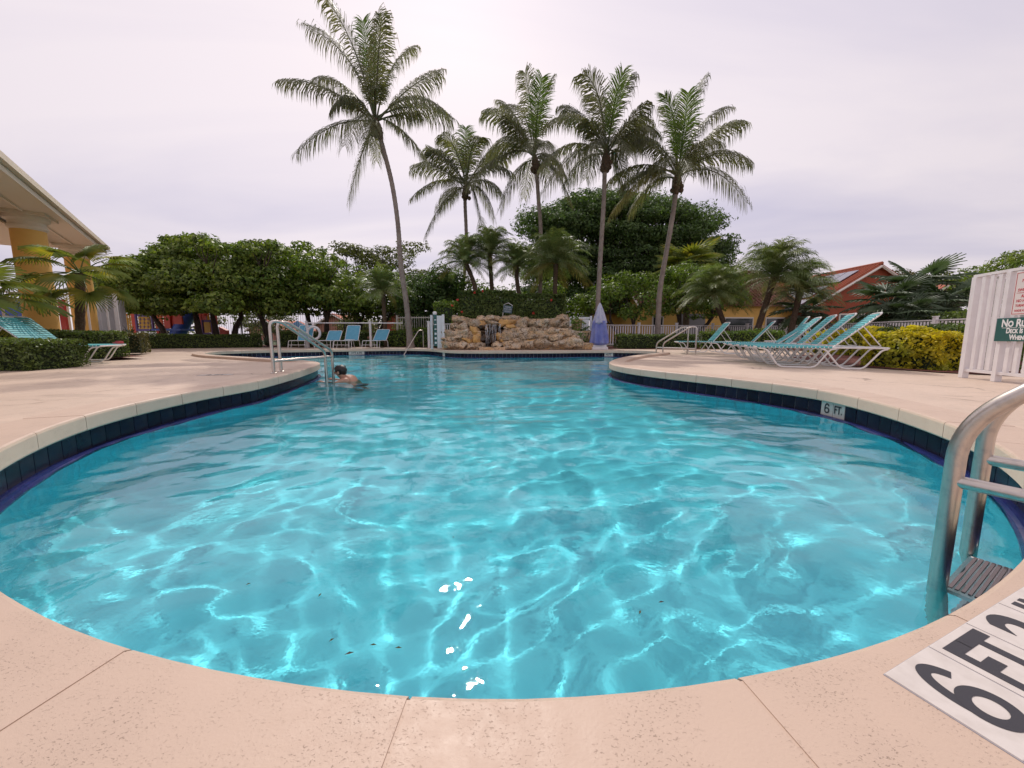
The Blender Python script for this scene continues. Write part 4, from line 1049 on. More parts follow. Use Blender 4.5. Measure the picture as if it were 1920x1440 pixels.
picket_fence('picket_fence', 'short white picket fence between the rule sign post and the waterfall rocks', [(-4.05, 18.9), (-2.2, 18.6)], 1.2, .11, (.035, .03), M['white_vinyl'], 1.8)
M['black_metal'] = mat('black_metal', (.06, .055, .05), .5)
picket_fence('railing_fence', 'tall dark metal railing behind the canopy trees and the pink houses', [(-19.8, 25.2), (-6.5, 25.4)], 2.1, .145, (.02, .02), M['black_metal'], 2.4, post=.03, rails=(.1, .93), shape='tube', cap=False)
picket_fence('railing_fence', 'grey metal railing behind the white sign post, left of the waterfall', [(-6.3, 21.3), (-4.2, 21.0)], 1.65, .13, (.022, .022), M['trim_white'], 2.2, post=.03, rails=(.08, .95), shape='tube', cap=False)
# white post-and-rail behind the chairs
t = thing('post_and_rail', 'white post and single rail barrier behind the blue chairs', 'railing', (-10.0, 20.2, 0))
pr_ = [pd(574, 605, 19.8), pd(694, 605, 20.0), pd(757, 605, 20.1)]
for q in pr_[:2]:
    mb = MB(); mb.box((q.x+10, q.y-20.2, .65), (.10, .10, 1.3)); mb.box((q.x+10, q.y-20.2, 1.32), (.12, .12, .03)); mb.obj('post', M['white_vinyl'], t)
for a_, b_, zz_ in ((pr_[0], pr_[1], 1.24), (pr_[1], pr_[2], 1.24)):
    mb = MB(); mb.tube([(a_.x+10.06, a_.y-20.2, zz_), (b_.x+9.94, b_.y-20.2, zz_)], .03, 8); mb.obj('rail', M['white_vinyl'], t, smooth=True)
# white fence behind the left loungers
picket_fence('picket_fence', 'white rail fence seen between the yellow columns on the left', [(-17.8, 10.6), (-13.9, 13.7)], 2.0, .42, (.05, .05), M['white_vinyl'], 3.6, post=.05, rails=(.1, .35, .97), cap=False)
# ------------------------------------------------------------------ rock waterfall
M['rock'] = mat('limestone', (.60, .42, .25), .9, noise=[(2.2, (.62, .38, .17), .46, .60), (5.5, (.40, .32, .24), .48, .64), (1.3, (.62, .52, .40), .50, .66), (9, (.22, .15, .09), .56, .62), (20, (.10, .070, .05), .56, .63)], bump=(12, 1.0, .10), objrand=.22)
M['rock_wet_shaded'] = mat('wet_shaded_stone', (.07, .045, .028), .25, noise=(6, (.22, .12, .05), .50, .72), bump=(14, .8, .05), objrand=.2)  # wet stone, its colour darkened further to carry the recess shade
M['rock_gold'] = mat('golden_stone', (.62, .36, .12), .85, noise=[(3, (.48, .29, .14), .45, .65), (20, (.12, .08, .05), .60, .72)], bump=(14, .9, .05), objrand=.2)
wf_ = thing('rock_waterfall', 'tan limestone rock waterfall at the far edge of the pool below the tall hedges', 'waterfall', (0, 16.5, 0))
ico = bmesh.new(); bmesh.ops.create_icosphere(ico, subdivisions=4, radius=1); IV = np.array([v.co[:] for v in ico.verts]); IF = np.array([[v.index for v in f.verts] for f in ico.faces]); ico.free()
ico = bmesh.new(); bmesh.ops.create_icosphere(ico, subdivisions=3, radius=1); IV3 = np.array([v.co[:] for v in ico.verts]); IF3 = np.array([[v.index for v in f.verts] for f in ico.faces]); ico.free()
def rock_mesh(w, h, d, seed, m_):
    rr_ = np.random.default_rng(seed); V = IV.copy()
    p = rr_.uniform(3.0, 5.0); nrm = (np.abs(V)**p).sum(1)**(1/p); V = V/nrm[:, None]
    for _ in range(9):
        nn_ = rr_.normal(0, 1, 3); nn_ /= np.linalg.norm(nn_); dd_ = rr_.uniform(.72, .98); V = V-nn_[None]*np.clip(V@nn_-dd_, 0, None)[:, None]*.9
    off = rr_.uniform(0, 50, 3); sc_ = np.array((w, d, h))/2
    out = []
    for v in V:
        q = Vector(v*sc_*1.0)
        n1_ = mnoise.noise(q*1.6+Vector(off)); n2_ = mnoise.noise(q*5+Vector(off)); n3_ = mnoise.noise(q*13+Vector(off))
        out.append(v*sc_*(1+.30*n1_)+v*(.10*n2_+.045*n3_-.05*max(0, n3_-.15)))
    o = np.array(out); o[:, 2] += o[:, 0]*rr_.uniform(-.10, .10)
    return new_mesh('rock', o, IF, m_, True)
ROCKS = [(255, 375, 480, 530, 0), (372, 440, 500, 535, 0), (430, 520, 503, 535, 0), (520, 610, 505, 535, 0), (785, 940, 475, 527, 0), (935, 1080, 480, 525, 0), (1075, 1220, 472, 524, 0), (1215, 1340, 470, 522, 0), (1335, 1505, 450, 520, 0),
 (232, 375, 440, 488, 1), (405, 495, 442, 500, 1), (495, 575, 425, 508, 1), (725, 800, 415, 465, 1.3), (765, 820, 462, 505, .7), (800, 930, 385, 485, 1), (920, 1015, 412, 468, 1), (1095, 1215, 428, 475, 1), (1222, 1320, 436, 475, 1), (940, 1080, 462, 487, .8), (1010, 1100, 432, 470, 2),
 (232, 360, 385, 445, 2), (350, 500, 358, 440, 2), (395, 495, 398, 445, 1.5), (490, 555, 360, 430, 2), (858, 1015, 360, 412, 2), (1005, 1165, 362, 434, 2), (1160, 1330, 368, 434, 2), (1325, 1460, 385, 447, 2), (1300, 1425, 363, 392, 2.6),
 (300, 400, 358, 388, 3), (310, 365, 318, 360, 3), (355, 450, 320, 375, 3), (450, 560, 290, 357, 3), (540, 640, 300, 372, 3), (620, 760, 296, 336, 2.6), (750, 910, 285, 347, 3), (820, 900, 335, 367, 2.6), (885, 1030, 280, 364, 3), (1020, 1125, 298, 352, 3), (1110, 1205, 298, 367, 3), (1204, 1300, 292, 364, 3), (1290, 1397, 300, 364, 3), (1385, 1440, 330, 372, 3),
 (555, 640, 255, 306, 4), (600, 718, 250, 300, 4.2), (712, 780, 262, 296, 4), (770, 920, 248, 294, 4), (900, 1015, 268, 304, 4), (1275, 1388, 245, 303, 4), (340, 440, 262, 322, 4), (1100, 1290, 280, 310, 4.4)]
WET_SHADED = [(572, 650, 425, 485, 2), (650, 750, 430, 500, 2.2), (555, 625, 372, 432, 2.6), (740, 805, 368, 422, 2.4), (620, 745, 330, 440, 3.2), (780, 900, 340, 400, 3.2), (1010, 1110, 400, 440, 3), (560, 640, 330, 380, 3)]  # set-back stones, dark partly from wet, partly from painted recess shade
def place_rock(r, m_, i, parent=wf_, og=(0, 16.5, 0)):
    x0, x1, y0, y1, row = r; Yf = 16.15+row*.30
    y1 = y1+14 if row == 0 else y1; a_ = pd(780+x0/4.8, 540+y0/4.8, Yf); b_ = pd(780+x1/4.8, 540+y1/4.8, Yf)
    w, h = (b_.x-a_.x)*1.26, (a_.z-b_.z)*1.28; d = .75+.25*min(w, 1.2)
    c = Vector(((a_.x+b_.x)/2, Yf+d/2, (a_.z+b_.z)/2))
    return link('rock', rock_mesh(w, h, d, 400+i, m_), parent, c-Vector(og))
for i, r in enumerate(ROCKS):
    gold = r[:4] in ((405, 495, 442, 500), (495, 575, 425, 508), (490, 555, 360, 430), (725, 800, 415, 465), (765, 820, 462, 505), (540, 640, 300, 372), (820, 900, 335, 367), (940, 1080, 462, 487), (750, 910, 285, 347))
    place_rock(r, M['rock_gold'] if gold else M['rock'], i)
FILL = [(1015, 1110, 350, 385, 2.8), (900, 1010, 405, 440, 1.8), (1000, 1100, 428, 470, 1.3), (1100, 1230, 415, 445, 1.7), (1210, 1330, 415, 450, 1.7), (1090, 1180, 362, 400, 2.7), (800, 880, 345, 392, 2.4), (300, 420, 425, 460, 1.7), (1400, 1480, 425, 470, 1.3), (860, 950, 452, 490, .8), (235, 330, 478, 535, .5), (1440, 1530, 470, 530, .3), (700, 790, 500, 532, .3)]
for i, r in enumerate(FILL): place_rock(r, M['rock'], 120+i)
for i, r in enumerate(WET_SHADED): place_rock(r, M['rock_wet_shaded'], 80+i)
# footing under the lowest stones, core behind
mb = MB(); 
for (x0, x1, y0, z1, yy) in ((-3.0, -1.35, 16.45, .30, 17.1), (-.3, 3.9, 16.45, .30, 17.1), (-3.0, -1.35, 16.8, .8, 17.79), (-.3, 3.8, 16.8, .8, 17.79), (-2.6, -1.35, 17.5, 1.35, 18.9), (-.3, 3.3, 17.5, 1.35, 18.9)):
    mb.box(((x0+x1)/2, (y0+yy)/2, z1/2-16.5*0), (x1-x0, yy-y0, z1))
wb = MB(); wb.box((-.825, 17.7-16.5, .62), (1.04, .5, 1.24)); wb.obj('wet_shaded_back', M['rock_wet_shaded'], wf_)
me = mb.mesh('mortar_core', M['rock'], bevel=.06); o = link('mortar_core', me, wf_, (0, -16.5, 0))
sp_ = pd(780+690/4.8, 540+505/4.8, 16.1)
mb = MB(); mb.box((sp_.x, 16.5-16.5, .05), (1.15, .7, .12)); mb.obj('splash_basin', M['rock'], wf_, bevel=.03)
# falling water: separate strands with thickness
M['fall'] = mat('falling_water', (.75, .78, .82), .12, trans=(None, .3)); M['fall'].node_tree.nodes['Principled BSDF'].inputs['Alpha'].default_value = .6
def strand(x, z0, z1, w, y0, th, r_):
    n = 7; v = []; f = []
    for i in range(n):
        u = i/(n-1); zz_ = z0+(z1-z0)*u; yy = y0-.28*math.sqrt(u)-.02*math.sin(u*5+x*9); ww = w*(1-.35*u)*r_.uniform(.8, 1.2); xx = x+.02*math.sin(u*7+x*20)
        v += [(xx-ww, yy, zz_), (xx, yy-th, zz_), (xx+ww, yy, zz_), (xx, yy+th, zz_)]
    for i in range(n-1):
        for j in range(4): f.append((4*i+j, 4*i+(j+1) % 4, 4*i+4+(j+1) % 4, 4*i+4+j))
    f += [(0, 1, 2, 3), (4*n-1, 4*n-2, 4*n-3, 4*n-4)]; return v, f
r_ = random.Random(8); wl0 = pd(780+632/4.8, 540+325/4.8, 16.9); wl1 = pd(780+765/4.8, 540+325/4.8, 16.9)
mb = MB()
for i in range(30):
    u = r_.random(); x = wl0.x+(wl1.x-wl0.x)*u
    if i < 5: u = r_.choice((.0, .97)); x = wl0.x+(wl1.x-wl0.x)*(u+r_.uniform(-.01, .02))
    z1 = r_.uniform(.1, .5) if i < 6 or r_.random() < .3 else wl0.z-r_.uniform(.4, .85)
    v, f = strand(x, wl0.z-r_.uniform(-.02, .05), z1, r_.uniform(.0025, .006), 16.78, .004, r_); mb.add([(p[0], p[1]-16.5, p[2]) for p in v], f)
mb.obj('water_strands', M['fall'], wf_, smooth=True)['kind'] = 'stuff'

# green notice over the waterfall
M['sign_green'] = mat('sign_green', (.03, .11, .10), .4)
M['sign_dark'] = mat('sign_slate', (.06, .11, .13), .4)
M['sign_white'] = mat('sign_face', (.74, .68, .66), .4)
M['print_red'] = mat('print_red', (.50, .035, .05), .4)
M['print_white'] = mat('print_white', (.80, .80, .80), .4)
def text(body, size, m_, parent, loc, rot=(0, 0, 0), bold=.0, align='CENTER', sx=1.0, name='lettering', shear=0, caps=False):
    cu = bpy.data.curves.new('txt', 'FONT'); cu.body = body; cu.size = size; cu.align_x = align; cu.align_y = 'CENTER'; cu.offset = bold*size; cu.extrude = .0006; cu.shear = shear
    cu.resolution_u = 6
    if caps:
        cu.small_caps_scale = .76
        for ch in cu.body_format: ch.use_small_caps = True
    o = bpy.data.objects.new('txt', cu); C.objects.link(o)
    dg = bpy.context.evaluated_depsgraph_get(); me = bpy.data.meshes.new_from_object(o.evaluated_get(dg)); bpy.data.objects.remove(o); bpy.data.curves.remove(cu)
    me.materials.clear(); me.materials.append(m_); me.name = name
    o = link(name, me, parent, loc, rot); o.scale = (sx, 1, 1); return o
p = pd(952, 580, 18.3)
t = thing('notice', 'small slate-green notice standing in front of the tall hedge above the waterfall', 'sign', (p.x, p.y, p.z))
t.rotation_euler = (0, .12, 0)
mb = MB(); mb.box((0, 0, 0), (.42, .02, .34)); mb.obj('board', M['sign_dark'], t)
mb = MB(); mb.tube([(-.2, .03, -.75), (-.2, .03, .2), (.0, .03, .30), (.2, .03, .2), (.2, .03, .1)], .014, 6); mb.obj('frame', M['white_vinyl'], t)
for k, ln in enumerate(('PLEASE', 'STAY OFF', 'ROCKS')): text(ln, .085, M['grout'], t, (0, -.0115, .10-.10*k), (PI/2, 0, 0), .02)

# ------------------------------------------------------------------ rule board post left of the falls
a_, b_ = pd(806, 650, 17.6), pd(830, 652, 16.6)
t = thing('rule_board', 'white post screen with a narrow green rule board, left of the waterfall', 'sign', (a_.x, 17.3, 0))
xw = pd(806, 600, 17.3).x; 
for px_, Y_, w_ in ((809, 17.3, .10), (825, 17.0, .26), (831, 16.8, .10)):
    q = pd(px_, 600, Y_); mb = MB(); mb.box((q.x-a_.x, Y_-17.3, .75), (w_, .07, 1.5 if w_ < .2 else 1.42)); mb.obj('panel' if w_ > .2 else 'post', M['white_vinyl'], t)
q = pd(817, 600, 17.15); mb = MB(); mb.box((q.x-a_.x, -.22, .82), (.17, .03, 1.36)); bd = mb.obj('board', M['sign_green'], t)
mb = MB()
for k in range(6): mb.box((q.x-a_.x, -.238, .28+.2*k), (.09, .004, .09 if k < 3 else .04))
mb.obj('print', M['print_white'], bd)
q = pd(815, 595, 17.25); mb = MB(); mb.lathe([(.05, 0), (.09, .04), (.09, .12), (.05, .16)], 10, (q.x-a_.x, 0, 1.5)); mb.obj('lamp_cap', M['white_vinyl'], t)

# ------------------------------------------------------------------ folded umbrella and its neighbour post
M['canvas_blue'] = mat('blue_canvas', (.16, .18, .46), .85, noise=[(2.5, (.26, .27, .50), .42, .62)], bump=(40, .3, .01))
M['canvas_pale'] = mat('faded_canvas', (.50, .49, .58), .85, noise=(5, (.34, .35, .52), .45, .65))
u0 = pd(1123, 640, 16.6); ut = pd(1123, 568, 16.6)
t = thing('folded_umbrella', 'closed blue patio umbrella with faded top on a white base by the waterfall', 'umbrella', (u0.x, 16.6, 0))
mb = MB(); mb.box((0, 0, .06), (.66, .6, .12)); mb.box((0, 0, .16), (.56, .5, .10)); mb.obj('base', M['white_vinyl'], t, bevel=.02)
H_ = ut.z; mb = MB(); mb.tube([(0, 0, .2), (0, 0, H_)], .022, 8); mb.obj('pole', M['white_metal'], t)
def folded(z0, z1, ra, rb, ph, name, m_, lean=0):
    v = []; f = []; n = 48; k = 14
    for i in range(k+1):
        u = i/k; zz_ = z0+(z1-z0)*u; r = rb+(ra-rb)*(1-u)**.8
        for j in range(n):
            th_ = 2*PI*j/n; rr_ = r*(1+.20*math.sin(8*th_+ph+u*1.2)*(1-u*.5)+.06*math.sin(3*th_+u*4)); sg_ = 1 if i else 1+.0
            zb_ = zz_+(.05*math.sin(8*th_+ph) if i == 0 else 0)
            v.append((rr_*math.cos(th_)+lean*u, rr_*math.sin(th_), zb_))
    for i in range(k):
        for j in range(n): f.append((i*n+j, i*n+(j+1) % n, (i+1)*n+(j+1) % n, (i+1)*n+j))
    f.append(tuple(k*n+j for j in range(n))); f.append(tuple(reversed(range(n))))
    return link(name, new_mesh(name, v, f, m_, True), t)
folded(.24, H_*.62, .38, .25, 0, 'canopy', M['canvas_blue'])
folded(H_*.56, H_-.02, .285, .03, 1.2, 'canopy_top', M['canvas_pale'])
q = pd(1108, 600, 16.9)
t = thing('white_gate_panel', 'white framed panel behind the vine, left of the folded umbrella', 'gate', (q.x, 16.9, 0))
mb = MB(); mb.box((0, 0, .72), (.09, .09, 1.44)); mb.obj('post', M['white_vinyl'], t)
mb = MB(); mb.box((-.85, .25, .70), (.08, .08, 1.4)); mb.obj('post', M['white_vinyl'], t)
mb = MB(); mb.box((-.425, .12, 1.36), (.78, .05, .07), -.29); mb.obj('rail', M['white_vinyl'], t)
mb = MB(); mb.box((-.22, .075, .75), (.30, .03, 1.1), -.29); mb.obj('panel', M['white_vinyl'], t)

# ------------------------------------------------------------------ loungers
M['strap'] = mat('turquoise_vinyl', (.09, .40, .43), .6, spec=.25, noise=(8, (.12, .42, .44), .45, .7), objrand=.12)
M['strap_blue'] = mat('blue_sling', (.10, .35, .50), .55, noise=(6, (.13, .40, .54), .45, .7), objrand=.1)
WD = .64
def tube_path(pts, r=.0145, rad=.08, n=8):
    mb = MB(); mb.tube(fillet(pts, rad), r, n); return mb
sled1 = tube_path([(.05, 0, .355), (.18, 0, .34), (.38, 0, .018), (.92, 0, .018), (1.12, 0, .345), (1.2, 0, .355)]).mesh('leg', M['white_metal'], True)
sled2 = tube_path([(.98, 0, .355), (1.05, 0, .34), (1.28, 0, .018), (1.58, 0, .018), (1.80, 0, .34), (1.87, 0, .36)]).mesh('leg', M['white_metal'], True)
w2 = WD/2
rail_me = tube_path([(1.88, -w2, .375), (.0, -w2, .375), (.0, w2, .375), (1.88, w2, .375), (1.88, -w2+.001, .375)], rad=.07).mesh('frame', M['white_metal'], True)
LB = .84
back_me = tube_path([(0, -w2+.035, 0), (LB, -w2+.035, 0), (LB, w2-.035, 0), (0, w2-.035, 0)], rad=.09).mesh('backrest_frame', M['white_metal'], True)
mb = MB(); mb.box((0, 0, 0), (.047, WD+.02, .007)); mb.box((0, -w2-.012, -.012), (.044, .006, .03)); mb.box((0, w2+.012, -.012), (.044, .006, .03)); strap_me = mb.mesh('strap', M['strap'], bevel=.002)
mb = MB(); mb.box((0, 0, 0), (.047, WD-.05, .007)); strapb_me = mb.mesh('strap', M['strap'], bevel=.002)
def lounger(label, foot, head_deg, back_deg, group, z=0, straps=True):
    """foot = middle of the foot end; the body points along head_deg"""
    t = thing('sun_lounger', label, 'sun lounger', (foot[0], foot[1], z), math.radians(head_deg), group)
    link('frame', rail_me, t)
    for s in (-w2, w2): link('leg', sled1, t, (0, s, 0)); link('leg', sled2, t, (0, s, 0))
    px_ = 1.16; a = math.radians(back_deg)
    link('backrest_frame', back_me, t, (px_, 0, .385), (0, -a, 0))
    for i in range(19): link('strap', strap_me, t, (.045+i*.0595, 0, .392))
    for i in range(13):
        d = .06+i*.0595; link('strap', strapb_me, t, (px_+math.cos(a)*d-math.sin(a)*.016, 0, .385+math.sin(a)*d+math.cos(a)*.016), (0, -a, 0))
    q = .52; bx, bz = px_+math.cos(a)*q, .385+math.sin(a)*q; ex = min(1.84, bx+bz*.35)
    mb = MB()
    mb.tube(fillet([(bx, -w2+.05, bz), (ex, -w2+.05, .40), (ex, w2-.05, .40), (bx, w2-.05, bz)], .04), .009, 6)
    mb.obj('support_strut', M['white_metal'], t, smooth=True)
    return t
GRt = 'row of turquoise loungers on the right deck'
f0 = Vector((4.78, 7.60)); labs = ['turquoise strap lounger at the near right end of the row, beside the yellow shrub', 'second lounger from the near end of the right row, behind the nearest one', 'third lounger from the near end of the right row', 'fourth lounger from the near end of the right row', 'fifth lounger of the right row, lowest backrest, farthest of the close-set group']
for k, bd_ in enumerate((44, 47, 48, 47, 38)):
    q = f0+Vector((.235, .70))*k+Vector((0, .0)); lounger(labs[k], q, -29+k*1.0, bd_, GRt)
lounger('lounger with a tall upright backrest, sixth in the right row', (6.75, 11.5), -30, 58, GRt)
lounger('lounger second from the far end of the right row, angled', (6.6, 12.8), -26, 50, GRt)
lounger('farthest lounger of the right row, next to the curved handrail', (5.95, 14.0), -10, 52, GRt)
GLt = 'turquoise loungers behind the foreground hedge'
lounger('lounger whose foot end shows right of the left foreground hedge', (-9.2, 9.0), 196, 47, GLt)
lounger('leftmost lounger, its backrest rising at the photo edge over the hedge', (-8.6, 8.3), 196, 44, GLt)
mb = MB()
mb.box((0, 0, .02), (.12, .16, .035)); mb.box((.01, .02, .05), (.09, .12, .03)); o = mb.obj('red_towel', mat('red_cloth', (.42, .07, .08), .9, bump=(60, .5, .01)), bevel=.012, loc=(-9.28, 9.1, .398)); tag(o, 'small folded red towel on the foot of the left lounger', 'towel')
# small white tables
def side_table(label, x, y, z=0, h=.42):
    t = thing('side_table', label, 'table', (x, y, z)); mb = MB(); mb.lathe([(.23, h-.03), (.245, h-.015), (.23, h)], 24); mb.obj('table_top', M['white_vinyl'], t, smooth=True)
    for k in range(4):
        a = PI/4+k*PI/2; mb = MB(); mb.tube([(math.cos(a)*.17, math.sin(a)*.17, h-.03), (math.cos(a)*.24, math.sin(a)*.24, 0)], .012, 6); mb.obj('leg', M['white_metal'], t)
    return t
side_table('round white side table between the third and fourth blue chairs', -7.95, 18.9)
side_table('white side table among the far turquoise loungers', 8.9, 13.2)
# blue sling chairs seen from the front
def deck_chair(label, x, y, rz, back, tall, wide=.60):
    t = thing('deck_chair', label, 'chair', (x, y, 0), rz, 'blue sling chairs on the far deck'); w_ = wide/2
    for s in (-1, 1):
        mb = MB(); mb.tube(fillet([(s*w_, .55, .0), (s*w_, .5, .36), (s*w_, -.62, .36), (s*(w_+.02), -.70, 0)], .07), .014, 7); mb.obj('side_frame', M['white_metal'], t, smooth=True)
        mb = MB(); mb.tube(fillet([(s*(w_-.02), -.30, .35), (s*(w_-.0), -.42, 0)], .05), .013, 6); mb.obj('leg', M['white_metal'], t)
    mb = MB(); mb.tube([(-w_, -.60, .36), (w_, -.60, .36)], .014, 7); mb.tube([(-w_, -.66, .16), (w_, -.66, .16)], .010, 6); mb.obj('crossbar', M['white_metal'], t)
    a = math.radians(back); 
    mb = MB(); mb.box((0, -.05, .365), (wide-.05, 1.05, .012)); mb.obj('seat', M['strap_blue'], t)
    top = (0, .40+math.cos(a)*tall, .37+math.sin(a)*tall); mid = (0, .40+math.cos(a)*tall/2, .37+math.sin(a)*tall/2)
    mb = MB(); mb.box(mid, (wide-.07, tall, .014), M=Matrix.Rotation(a, 3, 'X')); mb.obj('backrest', M['strap_blue'], t)
    mb = MB(); mb.tube(fillet([(-w_+.02, .40, .37), (-w_+.02, top[1], top[2]), (w_-.02, top[1], top[2]), (w_-.02, .40, .37)], .08), .015, 7); mb.obj('backrest_frame', M['white_metal'], t, smooth=True)
    return t
for lab, pxx, rz, bk_, tl in (('leftmost blue sling chair, partly behind the life ring', 566, .15, 62, .84), ('low blue chair, second from the left on the far deck', 617, .0, 50, .62), ('tall-backed blue chair, third from the left on the far deck', 652, -.05, 64, .82), ('rightmost blue chair, right of the round side table', 705, -.12, 48, .72)):
    q = pd(pxx, 640, 18.9); deck_chair(lab, q.x, 18.9, rz, bk_, tl, .72)
# life ring on its post
q = pd(587, 640, 19.5)
t = thing('life_ring_post', 'white post carrying a white life ring beside the leftmost blue chair', 'life ring', (q.x, 19.5, 0))
mb = MB(); mb.box((-.25, 0, .62), (.09, .06, 1.24)); mb.box((-.25, 0, 1.25), (.14, .08, .03)); mb.obj('post', M['white_vinyl'], t)
v = []; f = []
for i in range(28):
    for j in range(10):
        a, b = 2*PI*i/28, 2*PI*j/10; r = .31+.065*math.cos(b); v.append((r*math.cos(a), .055*math.sin(b), r*math.sin(a))); f.append((i*10+j, i*10+(j+1) % 10, ((i+1) % 28)*10+(j+1) % 10, ((i+1) % 28)*10+j))
link('ring', new_mesh('ring', v, f, M['white_vinyl'], True), t, (.12, -.12, .72))
mb = MB(); mb.tube([(-.25, -.05, 1.2), (-.1, -.1, 1.0), (.12, -.12, 1.03)], .012, 6); mb.tube([(-.25, -.05, 1.2), (-.35, -.08, .9), (-.16, -.12, .9)], .012, 6); mb.obj('rope', M['white_vinyl'], t)
# blue umbrella far behind
q = pd(558, 607, 30)
t = thing('blue_umbrella', 'small open blue umbrella beyond the fence, above the leftmost blue chair', 'umbrella', (q.x, 30, 0))
mb = MB(); mb.lathe([(.9, q.z-.35), (.86, q.z-.3), (.05, q.z+.2), (.0, q.z+.26)], 8); mb.obj('canopy', mat('navy_canvas', (.03, .12, .25), .8), t)
mb = MB(); mb.tube([(0, 0, 0), (0, 0, q.z)], .03, 6); mb.obj('pole', M['white_metal'], t)
# garden light stakes
for i, (x, y, Y) in enumerate([(248, 650, 16.6)]):
    q = pd(x, y, Y); mb = MB(); mb.tube([(0, 0, 0), (0, 0, .42)], .02, 6); mb.lathe([(.04, .36), (.05, .4), (.02, .46)], 8); o = mb.obj('stake_light', M['white_metal'], loc=(q.x, Y, 0)); tag(o, 'thin white garden stake in front of the long dark hedge', 'garden light')

# ------------------------------------------------------------------ handrails and ladder
def rail_obj(label, parts, r=.024, group=None):
    t = thing('handrail', label, 'handrail', (parts[0][1][0][0], parts[0][1][0][1], 0), 0, group); o = Vector((parts[0][1][0][0], parts[0][1][0][1], 0))
    for nm, pts, rad, rr_ in parts:
        mb = MB(); mb.tube(fillet([Vector(p)-o for p in pts], rad, 8), rr_, 16); mb.obj(nm, M['steel'], t, smooth=True)
    for nm, pts, rad, rr_ in parts:
        if nm == 'rail':
            b = Vector(pts[0])-o
            mb = MB(); mb.lathe([(.05, 0), (.05, .006), (.03, .018)], 20, (b.x, b.y, .001)); mb.obj('flange', M['steel'], t, smooth=True)
    return t
for lab, a, b, up_ in (('steel grab rail on the left peninsula, nearer of the pair', (-3.73, 5.99), (-3.44, 7.08), 0), ('steel grab rail on the left peninsula, farther of the pair', (-3.80, 6.30), (-3.47, 7.42), 0)):
    A, B_ = Vector((*a, 0)), Vector((*b, 0)); h1 = .80
    # deck post, high bend, slope down to the water leg
    rail_obj(lab, [('rail', [(A.x, A.y, 0), (A.x-.01, A.y, h1), A.lerp(B_, .16)+Vector((0, 0, h1+.01)), A.lerp(B_, 1.0)+Vector((0, 0, .30)), (B_.x, B_.y, -.9)], .10, .0245),
                   ('crossbar', [A+Vector((.0, .0, .19)), B_+Vector((0, 0, .19))], .01, .020)])
# right rail into the far basin
a = pd(1304, 661, 12.9); b = pd(1243, 655, 13.6)
for k, (lab, dy_) in enumerate((('steel grab rail on the right peninsula, nearer of the pair', 0), ('steel grab rail on the right peninsula, farther of the pair', .55))):
    A, B_ = Vector((a.x+.0-dy_*.05, 12.9+dy_, 0)), Vector((b.x-dy_*.05, 13.6+dy_, 0))
    rail_obj(lab, [('rail', [(A.x, A.y, -.05), (A.x, A.y, .88), A.lerp(B_, .18)+Vector((0, 0, .89)), A.lerp(B_, 1.0)+Vector((0, 0, .33)), (B_.x, B_.y, -.8)], .12, .0245),
                   ('crossbar', [A+Vector((0, 0, .16)), B_+Vector((0, 0, .16))], .01, .020)])
q0, q1 = pd(793, 645, 18.8), pd(755, 657, 17.6)
rail_obj('slender stair rail at the far edge, left of the green rule board', [('rail', [(q0.x, 18.9, 0), (q0.x, 18.9, .86), (q0.x-.18, 18.75, .84), (q1.x, 17.75, -.3), (q1.x, 17.7, -.5)], .09, .024)])
# ladder in the right foreground
tl_ = Vector((1.85-1.475, 1.46-1.24, 0)).normalized(); out_ = Vector((.505, -.863, 0))
W1 = Vector((1.475, 1.235, 0)); W2 = Vector((1.855, 1.465, 0))
t = thing('pool_ladder', 'large stainless pool ladder in the right foreground, rails rising out of the water', 'pool ladder', (W1.x, W1.y, 0))
for Wp in (W1, W2):
    pts = [Wp+Vector((0, 0, -1.25)), Wp+Vector((0, 0, .30)), Wp+out_*.27+Vector((0, 0, .56)), Wp+out_*.62+Vector((0, 0, .60)), Wp+out_*.72+Vector((0, 0, .0))]
    mb = MB(); mb.tube(fillet([p-W1 for p in pts], .13, 10), .0245, 20); mb.obj('rail', M['steel'], t, smooth=True)
    mb = MB(); mb.tube([Wp-W1+Vector((0, 0, .10))+out_*.012, Wp-W1+out_*.70+Vector((0, 0, .10))], .0205, 18); mb.obj('crossbar', M['steel'], t, smooth=True)
    mb = MB(); mb.lathe([(.05, .001), (.05, .008), (.03, .02)], 20, (Wp-W1+out_*.72)); mb.obj('flange', M['steel'], t, smooth=True)
    mb = MB(); mb.tube([Wp-W1+Vector((0, 0, -1.22)), Wp-W1+out_*.30+Vector((0, 0, -1.22))], .022, 12); mb.obj('foot_bumper', M['white_vinyl'], t)
M['tread'] = mat('tread_rubber', (.16, .13, .14), .6, bump=(120, .5, .003))
for z_ in (-.31, -.60, -.89):
    c = (W1+W2)/2-W1+out_*.07; rz = math.atan2(tl_.y, tl_.x)
    mb = MB(); mb.box((c.x, c.y, z_), ((W2-W1).length-.05, .13, .035), rz); st = mb.obj('step', M['white_vinyl'], t, bevel=.008)
    mb = MB()
    for k in range(7): cc = c+out_*(-.045+.015*k); mb.box((cc.x, cc.y, z_+.0205), ((W2-W1).length-.09, .009, .006), rz)
    mb.obj('tread', M['tread'], st)

